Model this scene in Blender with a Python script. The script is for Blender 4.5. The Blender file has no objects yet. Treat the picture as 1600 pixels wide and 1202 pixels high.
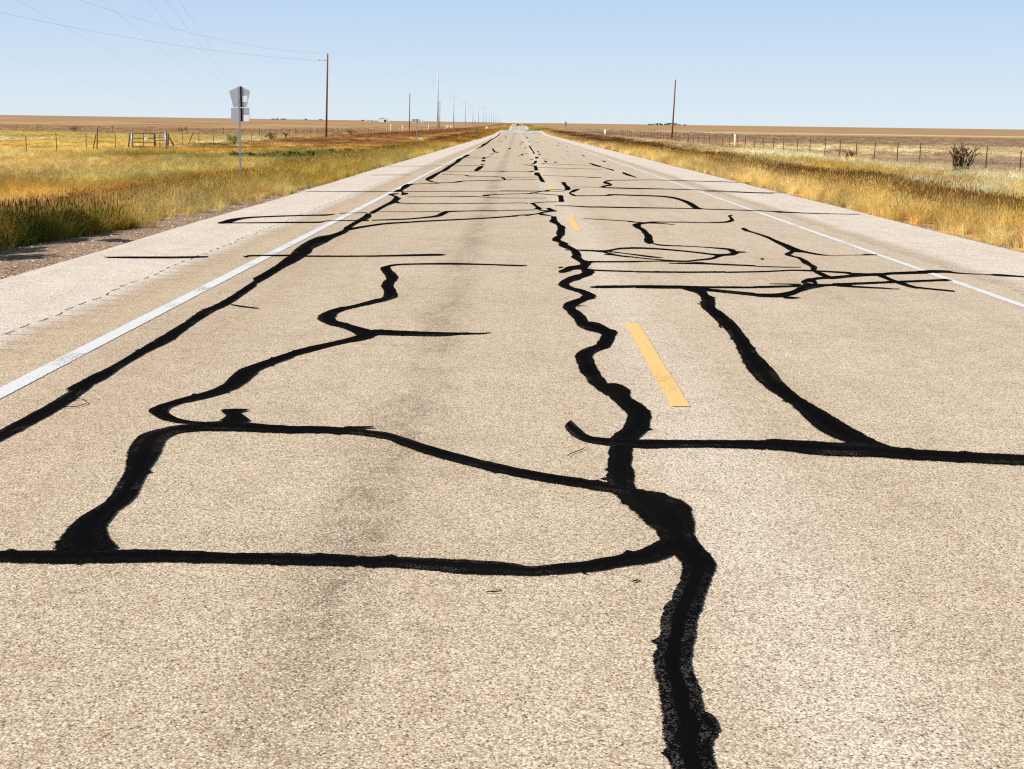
import bpy, math, random
import numpy as np
from mathutils import Vector, Matrix

# ------------------------------------------------------------------ camera, sky, sun, exposure
scene = bpy.context.scene
R = math.radians
F, CAM_H, PITCH, ROLL = 2030.0, 1.48, 11.2, 0.82          # focal length in photograph pixels (1600 wide)
cam = bpy.data.cameras.new('camera')
cam.sensor_width = 36.0
cam.lens = F / 1600 * 36.0
cam.clip_start = 0.05
cam.clip_end = 20000
camo = bpy.data.objects.new('camera', cam)
scene.collection.objects.link(camo)
YAW = 0.08
camM = Matrix.Translation((0, 0, CAM_H)) @ Matrix.Rotation(R(YAW), 4, 'Z') @ Matrix.Rotation(R(90 - PITCH), 4, 'X') @ Matrix.Rotation(R(ROLL), 4, 'Z')
camo.matrix_world = camM
scene.camera = camo
SUN_EL = 40.0
SX, SY = -0.92, -0.36                                      # horizontal direction towards the sun
w = bpy.data.worlds.new('World')
scene.world = w
w.use_nodes = True
wn = w.node_tree
wn.nodes.clear()
wo = wn.nodes.new('ShaderNodeOutputWorld')
wb = wn.nodes.new('ShaderNodeBackground')
sky = wn.nodes.new('ShaderNodeTexSky')
sky.sky_type = 'NISHITA'
sky.sun_disc = False
sky.sun_elevation = R(SUN_EL)
sky.sun_rotation = math.atan2(SX, SY)
sky.altitude = 1200
sky.air_density = 1.0
sky.dust_density = 0.25
sky.ozone_density = 2.6
wb.inputs['Strength'].default_value = 0.10
# pale airlight low over the plains, as on a clear dry day
tcw = wn.nodes.new('ShaderNodeTexCoord')
sxw = wn.nodes.new('ShaderNodeSeparateXYZ')
wn.links.new(tcw.outputs['Generated'], sxw.inputs[0])
rpw = wn.nodes.new('ShaderNodeValToRGB')
rpw.color_ramp.elements[0].position = 0.0
rpw.color_ramp.elements[0].color = (.79, .90, .985, 1)
rpw.color_ramp.elements[1].position = 0.11
rpw.color_ramp.elements[1].color = (.505, .70, .975, 1)
wn.links.new(sxw.outputs[2], rpw.inputs[0])
gnw = wn.nodes.new('ShaderNodeVectorMath'); gnw.operation = 'SCALE'
gnw.inputs['Scale'].default_value = 7.4
wn.links.new(rpw.outputs[0], gnw.inputs[0])
fcw = wn.nodes.new('ShaderNodeMapRange')
fcw.inputs[1].default_value = 0.08; fcw.inputs[2].default_value = 0.6
fcw.inputs[3].default_value = 0.92; fcw.inputs[4].default_value = 0.0
wn.links.new(sxw.outputs[2], fcw.inputs[0])
mxs = wn.nodes.new('ShaderNodeMix'); mxs.data_type = 'RGBA'
wn.links.new(fcw.outputs[0], mxs.inputs[0])
wn.links.new(sky.outputs[0], mxs.inputs[6])
wn.links.new(gnw.outputs[0], mxs.inputs[7])
wn.links.new(mxs.outputs[2], wb.inputs[0])
wn.links.new(wb.outputs[0], wo.inputs[0])
sl = bpy.data.lights.new('sun', 'SUN')
sl.energy = 4.6
sl.angle = R(0.53)
sl.color = (1.0, 0.955, 0.88)
so = bpy.data.objects.new('sun', sl)
scene.collection.objects.link(so)
hd = math.hypot(SX, SY)
sv = Vector((SX / hd * math.cos(R(SUN_EL)), SY / hd * math.cos(R(SUN_EL)), math.sin(R(SUN_EL))))
so.rotation_euler = sv.to_track_quat('Z', 'Y').to_euler()
so.location = (-30, -10, 40)
scene.view_settings.view_transform = 'Standard'
scene.view_settings.look = 'None'
scene.view_settings.exposure = 0.32
scene.view_settings.gamma = 1.0
scene.cycles.use_denoising = False
scene.cycles.filter_width = 1.2
scene.cycles.max_bounces = 6
scene.cycles.transparent_max_bounces = 12

random.seed(7)
rng = np.random.default_rng(7)

# ------------------------------------------------------------------ the lie of the land
EL, ER = -4.85, 6.47                                       # pavement edges
_ry = np.arange(-60, 5005, 5.0)
_rz = np.interp(_ry, [-60, 255, 300, 364, 430, 520, 600, 717, 800, 880, 960, 1010, 1200, 1600, 2500, 5000],
                [0, 0, .2, .66, .1, -1.2, -1.35, -.05, 1.0, 1.95, 2.5, 2.35, 2.0, 3.6, 8.5, 17])
_k = np.ones(7) / 7
_rz = np.convolve(np.pad(_rz, 3, mode='edge'), _k, mode='valid')
def roadz(y): return np.interp(y, _ry, _rz)
def sstep(t):
    t = np.clip(t, 0, 1)
    return t * t * (3 - 2 * t)
_fr = [0, 20, 60, 180, 240, 450, 680, 1000, 2000, 3500, 4500, 6500]
_fl = [-.6, -.55, -.8, -.85, -.45, -.15, .25, 1.45, 6.6, 13.6, 17, 10]
_fg = [-.4, -.4, -.42, -.3, -.25, 0, .45, 1.45, 6.6, 13.6, 17, 10]
def hash2(ix, iy, s):
    n = (ix.astype(np.int64) * 374761393 + iy.astype(np.int64) * 668265263 + s * 974634777) & 0x7fffffff
    n = ((n ^ (n >> 13)) * 1274126177) & 0x7fffffff
    return ((n ^ (n >> 16)) & 0xffff) / 65535.0
def vnoise(x, y, s=0):
    ix, iy = np.floor(x), np.floor(y)
    fx, fy = x - ix, y - iy
    fx, fy = fx * fx * (3 - 2 * fx), fy * fy * (3 - 2 * fy)
    a, b = hash2(ix, iy, s), hash2(ix + 1, iy, s)
    c, d = hash2(ix, iy + 1, s), hash2(ix + 1, iy + 1, s)
    return (a * (1 - fx) + b * fx) * (1 - fy) + (c * (1 - fx) + d * fx) * fy
def fbm(x, y, s=0, o=4):
    t, a, n = 0, 1, 0
    for i in range(o):
        t = t + a * vnoise(x * 2 ** i, y * 2 ** i, s + i * 17)
        n += a
        a *= .5
    return t / n
def ground(x, y):
    x, y = np.asarray(x, float), np.asarray(y, float)
    r = np.hypot(x, y)
    zf = np.where(x < 0.8, np.interp(r, _fr, _fl), np.interp(r, _fr, _fg))
    e = np.maximum(np.maximum(EL - x, x - ER), 0)
    wd = 8 + np.clip(y - 300, 0, 1e9) * .05
    wd = np.minimum(wd, 120)
    z = roadz(y) * (1 - sstep(e / wd)) + zf * sstep(e / wd)
    z = z - .03 - .04 * (e <= 0)
    bump = (fbm(x * .35, y * .35, 5) - .5) * .22 * sstep((e - .4) / 5)
    return z + bump
def g(x, y): return float(ground(x, y))

camR = camM.to_3x3()
def ray(px, py):
    return camR @ Vector(((px - 800) / F, -(py - 601) / F, -1.0))
def P(px, py, Y):                                          # the point at distance Y along the road seen at that pixel of the photograph
    d = ray(px, py)
    t = Y / d.y
    return Vector((d.x * t, Y, CAM_H + d.z * t))
def onroad(px, py):
    d = ray(px, py)
    z = 0.0
    Y = 500.
    for _ in range(25):
        if d.z > -1e-4: break
        Y = min((z - CAM_H) / d.z * d.y, 362.)
        z = float(roadz(Y)) * .5 + z * .5 if Y > 250 else 0.0
    t = Y / d.y
    return d.x * t, Y

# ------------------------------------------------------------------ materials
def mat(name, col=(.5, .5, .5), rough=.8, spec=.3, metal=0):
    m = bpy.data.materials.new(name)
    m.use_nodes = True
    b = m.node_tree.nodes['Principled BSDF']
    b.inputs['Base Color'].default_value = (*col, 1)
    b.inputs['Roughness'].default_value = rough
    b.inputs['Specular IOR Level'].default_value = spec
    b.inputs['Metallic'].default_value = metal
    return m
class NT:
    def __init__(s, m):
        s.t = m.node_tree
        s.b = m.node_tree.nodes.get('Principled BSDF')
    def n(s, typ, **kw):
        nd = s.t.nodes.new(typ)
        for k, v in kw.items(): setattr(nd, k, v)
        return nd
    def l(s, a, b): s.t.links.new(a, b)
    def val(s, sock, v):
        if hasattr(v, 'is_linked') or hasattr(v, 'links'): s.l(v, sock)
        else: sock.default_value = v
    def math(s, op, a, b=0.0, c=0.0, clamp=False):
        nd = s.n('ShaderNodeMath', operation=op, use_clamp=clamp)
        s.val(nd.inputs[0], a); s.val(nd.inputs[1], b); s.val(nd.inputs[2], c)
        return nd.outputs[0]
    def noise(s, vec, scale, detail=4, rough=.55, dims='3D'):
        nd = s.n('ShaderNodeTexNoise', noise_dimensions=dims)
        s.l(vec, nd.inputs['Vector'])
        nd.inputs['Scale'].default_value = scale
        nd.inputs['Detail'].default_value = detail
        nd.inputs['Roughness'].default_value = rough
        return nd.outputs['Fac']
    def ramp(s, f, pts, interp='LINEAR'):
        nd = s.n('ShaderNodeValToRGB')
        cr = nd.color_ramp
        cr.interpolation = interp
        while len(cr.elements) < len(pts): cr.elements.new(.5)
        for e, (p, c) in zip(cr.elements, pts):
            e.position = p
            e.color = (*c, 1) if len(c) == 3 else c
        s.l(f, nd.inputs[0])
        return nd.outputs[0]
    def mix(s, f, a, b, mode='MIX'):
        nd = s.n('ShaderNodeMix', data_type='RGBA', blend_type=mode)
        s.val(nd.inputs[0], f)
        for sock, v in ((nd.inputs[6], a), (nd.inputs[7], b)):
            if isinstance(v, tuple): sock.default_value = (*v, 1)
            else: s.l(v, sock)
        return nd.outputs[2]
    def smooth(s, v, a, b):                                # 0 below a, 1 above b
        nd = s.n('ShaderNodeMapRange', interpolation_type='SMOOTHSTEP')
        s.val(nd.inputs[0], v)
        nd.inputs[1].default_value = a; nd.inputs[2].default_value = b
        nd.inputs[3].default_value = 0; nd.inputs[4].default_value = 1
        return nd.outputs[0]
    def scalev(s, vec, sc):
        nd = s.n('ShaderNodeVectorMath', operation='MULTIPLY')
        s.l(vec, nd.inputs[0]); nd.inputs[1].default_value = sc
        return nd.outputs[0]
    def bump(s, h, strength, dist, normal=None):
        nd = s.n('ShaderNodeBump')
        s.l(h, nd.inputs['Height'])
        nd.inputs['Strength'].default_value = strength
        nd.inputs['Distance'].default_value = dist
        if normal is not None: s.l(normal, nd.inputs['Normal'])
        return nd.outputs[0]

def lin(r, gg, b):
    f = lambda c: (c / 255 / 12.92) if c / 255 <= .04045 else ((c / 255 + .055) / 1.055) ** 2.4
    return (f(r), f(gg), f(b))

def bell(N, x, c, wdt):                                    # smooth hump of half-width wdt round c
    d = N.math('ABSOLUTE', N.math('SUBTRACT', x, c))
    return N.math('SUBTRACT', 1.0, N.smooth(d, 0.0, wdt))

def make_road_mat():
    m = mat('worn_asphalt', rough=.95, spec=.08)
    N = NT(m)
    geo = N.n('ShaderNodeNewGeometry').outputs['Position']
    sep = N.n('ShaderNodeSeparateXYZ'); N.l(geo, sep.inputs[0])
    X, Y = sep.outputs[0], sep.outputs[1]
    wob = N.noise(geo, 1.3, 4)
    Xw = N.math('ADD', X, N.math('MULTIPLY', N.math('SUBTRACT', wob, .5), .22))
    big = N.noise(geo, .5, 5, .6)
    streak = N.noise(N.scalev(geo, (3.2, .12, 1)), 1.0, 5, .6)
    lane = N.ramp(big, [(.3, LANE_A), (.7, LANE_B)])
    shoulder = N.ramp(big, [(.3, SHO_A), (.7, SHO_B)])
    lane = N.mix(N.math('MULTIPLY', N.smooth(Xw, .8, 2.2), .5), lane, N.mix(1.0, lane, (1.08, 1.09, 1.12), 'MULTIPLY'))
    sh = N.math('ADD', N.math('SUBTRACT', 1.0, N.smooth(Xw, -3.55, -3.35)), N.smooth(Xw, 4.95, 5.2), clamp=True)
    col = N.mix(sh, lane, shoulder)
    # long streaks worn by tyres
    col = N.mix(N.math('MULTIPLY', N.smooth(streak, .45, .75), .30), col, N.mix(1.0, col, (.80, .74, .68), 'MULTIPLY'))
    # brownish margin inside the left edge line, pale ghost of old paint beside the yellow dashes
    col = N.mix(N.math('MULTIPLY', bell(N, Xw, -2.35, .75), .42), col, N.mix(1.0, col, (.84, .76, .70), 'MULTIPLY'))
    col = N.mix(N.math('MULTIPLY', bell(N, Xw, -3.1, .35), .5), col, N.mix(1.0, col, (1.0, .93, .82), 'MULTIPLY'))
    gh = N.noise(geo, 2.5, 5, .6)
    ghm = N.math('MULTIPLY', bell(N, Xw, .90, .50), N.smooth(gh, .05, .5))
    col = N.mix(N.math('MULTIPLY', ghm, .55), col, (.80, .715, .60))
    patch = N.noise(geo, 3.2, 5, .7)
    col = N.mix(1.0, col, N.ramp(patch, [(.30, (.89, .87, .84)), (.5, (1, 1, 1)), (.70, (1.06, 1.06, 1.06))]), 'MULTIPLY')
    rust = N.noise(geo, 7.5, 4, .7)
    col = N.mix(N.math('MULTIPLY', N.smooth(rust, .62, .72), .35), col, N.mix(1.0, col, (1.0, .84, .66), 'MULTIPLY'))
    # drip stain down the middle of each lane
    pn = N.noise(N.scalev(geo, (1.2, .35, 1)), 1.6, 5, .65)
    oil = N.math('MULTIPLY', bell(N, Xw, -.56, .30), N.smooth(pn, .30, .62))
    oil2 = N.math('MULTIPLY', bell(N, Xw, 2.75, .8), N.smooth(pn, .46, .7))
    speck = N.noise(geo, 110, 3, .7)
    n6 = N.noise(geo, 9, 4, .7)
    om = N.math('MULTIPLY', N.math('ADD', N.math('MULTIPLY', oil, 1.0), N.math('MULTIPLY', oil2, .35), clamp=True), N.math('ADD', .10, N.math('MULTIPLY', N.smooth(N.math('ADD', speck, N.math('MULTIPLY', N.math('SUBTRACT', n6, .5), .5)), .46, .56), 1.0)))
    col = N.mix(N.math('MULTIPLY', om, .78), col, N.mix(1.0, col, (.36, .32, .29), 'MULTIPLY'))
    # aggregate: stones of a few millimetres with dark gaps
    vo = N.n('ShaderNodeTexVoronoi', feature='F1'); N.l(geo, vo.inputs['Vector']); vo.inputs['Scale'].default_value = 155
    vs = N.n('ShaderNodeSeparateColor'); N.l(vo.outputs['Color'], vs.inputs[0])
    stone = N.ramp(vs.outputs[0], [(0, (.42, .35, .29)), (.18, (.74, .62, .50)), (.45, (1.0, .94, .85)), (.75, (1.18, 1.13, 1.04)), (1, (1.42, 1.40, 1.36))])
    gaps = N.smooth(vo.outputs['Distance'], .35, .85)
    rough_n = N.noise(geo, 88, 4, .78)
    n2 = N.noise(geo, 14, 4, .6)
    pits = N.math('MULTIPLY', N.smooth(N.math('ADD', N.math('MULTIPLY', rough_n, .8), N.math('MULTIPLY', n2, .2)), .57, .63), 1.0)
    col = N.mix(.85, col, N.mix(1.0, col, stone, 'MULTIPLY'))
    col = N.mix(N.math('MULTIPLY', gaps, .42), col, (.10, .075, .055))
    col = N.mix(N.math('MULTIPLY', pits, .80), col, (.10, .075, .055))
    v2 = N.n('ShaderNodeTexVoronoi', feature='F1'); N.l(geo, v2.inputs['Vector']); v2.inputs['Scale'].default_value = 105
    v2s = N.n('ShaderNodeSeparateColor'); N.l(v2.outputs['Color'], v2s.inputs[0])
    dk = N.math('MULTIPLY', N.math('GREATER_THAN', N.math('ADD', v2s.outputs[1], N.math('MULTIPLY', N.math('SUBTRACT', N.noise(geo, 5, 4, .7), .5), .5)), .875), N.math('LESS_THAN', v2.outputs['Distance'], .42))
    lt = N.math('MULTIPLY', N.math('GREATER_THAN', v2s.outputs[2], .90), N.math('LESS_THAN', v2.outputs['Distance'], .40))
    rd = N.math('MULTIPLY', N.math('GREATER_THAN', v2s.outputs[0], .86), N.math('LESS_THAN', v2.outputs['Distance'], .45))
    col = N.mix(N.math('MULTIPLY', dk, .88), col, (.10, .07, .045))
    col = N.mix(N.math('MULTIPLY', lt, .55), col, (.95, .90, .80))
    col = N.mix(N.math('MULTIPLY', rd, .5), col, (.46, .29, .18))
    # shallow milled rumble strip outside the left line
    per = N.math('PINGPONG', N.math('ADD', Y, N.math('MULTIPLY', wob, .06)), .155)
    gro = N.smooth(per, .05, .085)
    xin = N.math('MULTIPLY', N.smooth(Xw, -3.60, -3.575), N.math('SUBTRACT', 1.0, N.smooth(Xw, -3.57, -3.12)))
    rum = N.math('MULTIPLY', gro, xin)
    xr = N.math('MULTIPLY', N.smooth(Xw, 4.78, 4.9), N.math('SUBTRACT', 1.0, N.smooth(Xw, 5.0, 5.3)))
    rum = N.math('ADD', rum, N.math('MULTIPLY', N.math('MULTIPLY', gro, xr), .5))
    strip = N.math('MULTIPLY', N.smooth(Xw, -3.6, -3.5), N.math('SUBTRACT', 1.0, N.smooth(Xw, -3.3, -3.1)))
    strip2 = N.math('MULTIPLY', N.smooth(Xw, 4.75, 4.85), N.math('SUBTRACT', 1.0, N.smooth(Xw, 5.1, 5.35)))
    worn = N.math('MULTIPLY', N.math('ADD', strip, N.math('MULTIPLY', strip2, .8), clamp=True), N.math('ADD', .25, N.math('MULTIPLY', N.smooth(rough_n, .45, .6), .75)))
    col = N.mix(N.math('MULTIPLY', worn, .42), col, N.mix(1.0, col, (.58, .53, .50), 'MULTIPLY'))
    N.l(col, N.b.inputs['Base Color'])
    b1 = N.bump(N.math('MULTIPLY', rum, -1.0), 1.0, .02)
    b2 = N.bump(N.math('SUBTRACT', N.math('MULTIPLY', vo.outputs['Distance'], -.6), pits), .55, .004, b1)
    N.l(b2, N.b.inputs['Normal'])
    return m
LANE_A, LANE_B = (.605, .495, .355), (.68, .565, .42)
SHO_A, SHO_B = (.78, .685, .58), (.86, .775, .675)
M_road = make_road_mat()

def make_tar_mat():
    m = mat('black_crack_sealant', (.006, .006, .008), .8, .0)
    N = NT(m)
    geo = N.n('ShaderNodeNewGeometry').outputs['Position']
    at = N.n('ShaderNodeAttribute', attribute_name='across').outputs['Fac']     # 0 at the middle of the bead, 1 at its rim
    fine = N.noise(geo, 130, 3, .7)
    med = N.noise(geo, 38, 4, .7)
    lng = N.noise(geo, 2.2, 3, .6)
    # stones that stand proud of the thin sealant towards the rims
    vo = N.n('ShaderNodeTexVoronoi', feature='F1'); N.l(geo, vo.inputs['Vector']); vo.inputs['Scale'].default_value = 210
    vs = N.n('ShaderNodeSeparateColor'); N.l(vo.outputs['Color'], vs.inputs[0])
    sp = N.n('ShaderNodeSeparateXYZ'); N.l(geo, sp.inputs[0])
    lng2 = N.math('ADD', lng, N.math('MULTIPLY', N.math('SUBTRACT', 1.0, N.smooth(sp.outputs[1], 3.2, 4.4)), .20))
    band = N.math('MULTIPLY', N.smooth(at, .24, .40), N.math('ADD', .12, N.math('MULTIPLY', N.smooth(lng2, .52, .66), .85)))
    st = N.math('MULTIPLY', N.smooth(N.math('ADD', vs.outputs[0], N.math('MULTIPLY', N.math('SUBTRACT', med, .5), 1.4)), .64, .84), band)
    col = N.mix(N.math('MULTIPLY', st, .6), (.0045, .0042, .0045), (.12, .105, .09))
    hue = N.noise(geo, 1.1, 2)
    col = N.mix(N.math('MULTIPLY', N.smooth(hue, .4, .7), .5), col, (.010, .008, .006))
    N.l(col, N.b.inputs['Base Color'])
    N.l(N.bump(N.math('ADD', fine, med), .6, .004), N.b.inputs['Normal'])
    # ragged rim
    a = N.math('ADD', at, N.math('ADD', N.math('MULTIPLY', N.math('SUBTRACT', fine, .5), .9), N.math('MULTIPLY', N.math('SUBTRACT', med, .5), .7)))
    opq = N.math('LESS_THAN', a, .93)
    tr = N.n('ShaderNodeBsdfTransparent')
    mx = N.n('ShaderNodeMixShader')
    out = N.t.nodes['Material Output']
    N.l(opq, mx.inputs[0]); N.l(tr.outputs[0], mx.inputs[1]); N.l(N.b.outputs[0], mx.inputs[2]); N.l(mx.outputs[0], out.inputs[0])
    return m
M_tar = make_tar_mat()

def paint_mat(name, c1, c2, wear):
    m = mat(name, c1, .85, .05)
    N = NT(m)
    geo = N.n('ShaderNodeNewGeometry').outputs['Position']
    n1, n2, n3 = N.noise(geo, 9, 5, .7), N.noise(geo, 110, 3, .7), N.noise(geo, 1.5, 3)
    col = N.mix(n1, c1, c2)
    N.l(N.mix(N.math('MULTIPLY', N.smooth(n2, .52, .7), .35), col, (.45, .38, .30)), N.b.inputs['Base Color'])
    at = N.n('ShaderNodeAttribute', attribute_name='across').outputs['Fac']
    a = N.math('ADD', at, N.math('ADD', N.math('MULTIPLY', N.math('SUBTRACT', n2, .5), .75), N.math('MULTIPLY', N.math('SUBTRACT', n1, .5), .5)))
    k = N.math('MULTIPLY', N.math('LESS_THAN', a, .9), N.math('LESS_THAN', N.math('ADD', N.math('MULTIPLY', n2, .6), N.math('MULTIPLY', n3, .4)), wear))
    tr = N.n('ShaderNodeBsdfTransparent'); mx = N.n('ShaderNodeMixShader'); out = N.t.nodes['Material Output']
    N.l(k, mx.inputs[0]); N.l(tr.outputs[0], mx.inputs[1]); N.l(N.b.outputs[0], mx.inputs[2]); N.l(mx.outputs[0], out.inputs[0])
    N.l(N.bump(n2, .3, .002), N.b.inputs['Normal'])
    return m
M_white = paint_mat('white_road_paint', (.74, .72, .68), (.64, .625, .59), .585)
M_yellow = paint_mat('yellow_road_paint', (.80, .49, .15), (.76, .52, .23), .595)

def make_ground_mat():
    m = mat('prairie_ground', rough=1.0, spec=.0)
    N = NT(m)
    geo = N.n('ShaderNodeNewGeometry').outputs['Position']
    vc = N.n('ShaderNodeAttribute', attribute_name='cover')
    f1 = N.noise(geo, 6, 6, .75)
    f2 = N.noise(N.scalev(geo, (.02, .09, 1)), 1, 6, .7)
    f3 = N.noise(N.scalev(geo, (.10, .30, 1)), 1, 6, .7)
    col = N.mix(1.0, vc.outputs['Color'], N.ramp(f1, [(.25, (.62, .58, .52)), (.5, (.95, .93, .90)), (.75, (1.25, 1.22, 1.15))]), 'MULTIPLY')
    col = N.mix(1.0, col, N.ramp(f2, [(.3, (.80, .78, .76)), (.5, (1, 1, 1)), (.7, (1.18, 1.17, 1.12))]), 'MULTIPLY')
    col = N.mix(1.0, col, N.ramp(f3, [(.3, (.82, .80, .77)), (.5, (1, 1, 1)), (.7, (1.16, 1.15, 1.10))]), 'MULTIPLY')
    f5 = N.noise(N.scalev(geo, (.0025, .012, 0)), 1, 6, .75)
    col = N.mix(1.0, col, N.ramp(f5, [(.34, (.84, .82, .80)), (.5, (1, 1, 1)), (.64, (1.16, 1.17, 1.12))]), 'MULTIPLY')
    # gravel close to the pavement
    sep = N.n('ShaderNodeSeparateXYZ'); N.l(geo, sep.inputs[0])
    Xw = N.math('ADD', sep.outputs[0], N.math('MULTIPLY', N.math('SUBTRACT', N.noise(geo, .9, 4), .5), .9))
    gl = N.math('MULTIPLY', N.smooth(Xw, -6.6, -6.2), N.math('SUBTRACT', 1.0, N.smooth(sep.outputs[1], 24, 42)))
    vo = N.n('ShaderNodeTexVoronoi', feature='F1'); N.l(geo, vo.inputs['Vector']); vo.inputs['Scale'].default_value = 38
    vs = N.n('ShaderNodeSeparateColor'); N.l(vo.outputs['Color'], vs.inputs[0])
    grv = N.ramp(vs.outputs[0], [(0, lin(116, 92, 72)), (.35, lin(156, 130, 106)), (.7, lin(178, 152, 126)), (.95, lin(190, 166, 140)), (1, lin(220, 204, 188))])
    grv = N.mix(1.0, grv, N.ramp(N.noise(geo, 2.2, 5, .7), [(.3, (.75, .70, .66)), (.7, (1.1, 1.08, 1.05))]), 'MULTIPLY')
    isL = N.math('MULTIPLY', gl, N.math('LESS_THAN', sep.outputs[0], 0.0))
    rt = N.math('MULTIPLY', N.math('SUBTRACT', 1.0, N.smooth(Xw, 6.65, 6.9)), N.math('GREATER_THAN', sep.outputs[0], 0.0))
    col = N.mix(N.math('ADD', isL, rt, clamp=True), col, grv)
    N.l(col, N.b.inputs['Base Color'])
    nearby = N.math('SUBTRACT', 1.0, N.smooth(sep.outputs[1], 60, 220))
    b1 = N.bump(N.math('MULTIPLY', N.math('ADD', f1, N.math('MULTIPLY', vo.outputs['Distance'], -.5)), nearby), .8, .03)
    N.l(b1, N.b.inputs['Normal'])
    return m
M_ground = make_ground_mat()

def grass_mat():
    m = mat('grass_blades', rough=.75, spec=.15)
    N = NT(m)
    ti = N.n('ShaderNodeAttribute', attribute_name='tint', attribute_type='INSTANCER')
    hgt = N.n('ShaderNodeAttribute', attribute_name='along')
    hh = hgt.outputs['Fac']
    tone = N.n('ShaderNodeAttribute', attribute_name='tone').outputs['Color']
    col = N.mix(1.0, ti.outputs['Color'], tone, 'MULTIPLY')
    N.l(col, N.b.inputs['Base Color'])
    tl = N.n('ShaderNodeBsdfTranslucent'); N.l(col, tl.inputs[0])
    mx = N.n('ShaderNodeMixShader'); mx.inputs[0].default_value = .35
    out = N.t.nodes['Material Output']
    N.l(N.b.outputs[0], mx.inputs[1]); N.l(tl.outputs[0], mx.inputs[2]); N.l(mx.outputs[0], out.inputs[0])
    return m
M_grass = grass_mat()

def noisy(name, c1, c2, scale=6, rough=.8, spec=.3, metal=0, stretch=(1, 1, 1), bumpd=.004):
    m = mat(name, c1, rough, spec, metal)
    N = NT(m)
    tc = N.n('ShaderNodeTexCoord').outputs['Object']
    f = N.noise(N.scalev(tc, stretch), scale, 5, .65)
    N.l(N.ramp(f, [(.3, c1), (.7, c2)]), N.b.inputs['Base Color'])
    N.l(N.bump(f, .5, bumpd), N.b.inputs['Normal'])
    return m
M_wood = noisy('weathered_pole_wood', lin(96, 60, 42), lin(142, 98, 70), 5, .9, .1, 0, (6, 6, .4), .01)
M_post = noisy('rusty_fence_steel', lin(78, 52, 42), lin(120, 82, 62), 20, .8, .2)
M_paleo = noisy('pale_wooden_post', lin(214, 200, 170), lin(236, 224, 200), 8, .9, .1)
M_galv = noisy('galvanised_steel', lin(122, 132, 142), lin(158, 166, 174), 14, .45, .4, .35)
M_alu = noisy('dull_aluminium_sheet', lin(166, 168, 178), lin(186, 188, 198), 30, .5, .35, .2, (1, 1, 1), .0005)
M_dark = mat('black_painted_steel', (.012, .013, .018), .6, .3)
M_sticker = mat('white_reflective_sticker', (.86, .86, .88), .4, .4)
M_steel = noisy('pale_tubular_steel', lin(176, 180, 184), lin(206, 208, 210), 3, .6, .3)
M_wire = mat('overhead_wire', (.40, .43, .48), .6, .3)
M_gate = noisy('dark_green_gate_paint', lin(44, 52, 44), lin(70, 76, 66), 10, .6, .3)
M_green = mat('green_sign_face', lin(30, 150, 130), .4, .4)
M_whitewall = noisy('white_painted_boards', lin(226, 224, 218), lin(240, 238, 232), 4, .8, .2)
M_creamwall = noisy('cream_sheet_cladding', lin(220, 208, 184), lin(234, 224, 202), 4, .8, .2)
M_greywall = noisy('blue_grey_cladding', lin(170, 182, 194), lin(186, 196, 206), 4, .7, .2)
M_roof = noisy('pale_metal_roof', lin(200, 202, 204), lin(222, 222, 222), 4, .5, .3)
M_glass = mat('dark_glass', (.02, .025, .03), .15, .5)
M_carw = mat('white_car_paint', (.80, .80, .80), .3, .5)
M_cark = mat('black_car_paint', (.015, .015, .02), .25, .5)
M_tyre = mat('tyre_rubber', (.02, .02, .02), .9, .1)
M_straw = noisy('baled_straw', lin(206, 178, 132), lin(236, 214, 172), 12, .95, .1)
M_leaf = noisy('dark_green_leaves', lin(92, 98, 38), lin(138, 136, 62), 9, .8, .15)
M_leafg = noisy('grey_green_leaves', lin(84, 92, 66), lin(120, 124, 92), 9, .8, .15)
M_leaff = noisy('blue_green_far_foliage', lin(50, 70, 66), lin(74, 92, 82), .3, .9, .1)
M_bark = noisy('grey_brown_bark', lin(84, 62, 48), lin(124, 98, 76), 14, .95, .1)
M_cactus = noisy('spiny_cane_skin', lin(92, 78, 52), lin(168, 142, 104), 30, .9, .1, 0, (1, 1, 1), .02)
M_canedark = noisy('dark_dried_cane', lin(58, 42, 32), lin(110, 82, 58), 30, .9, .1, 0, (1, 1, 1), .02)

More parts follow.
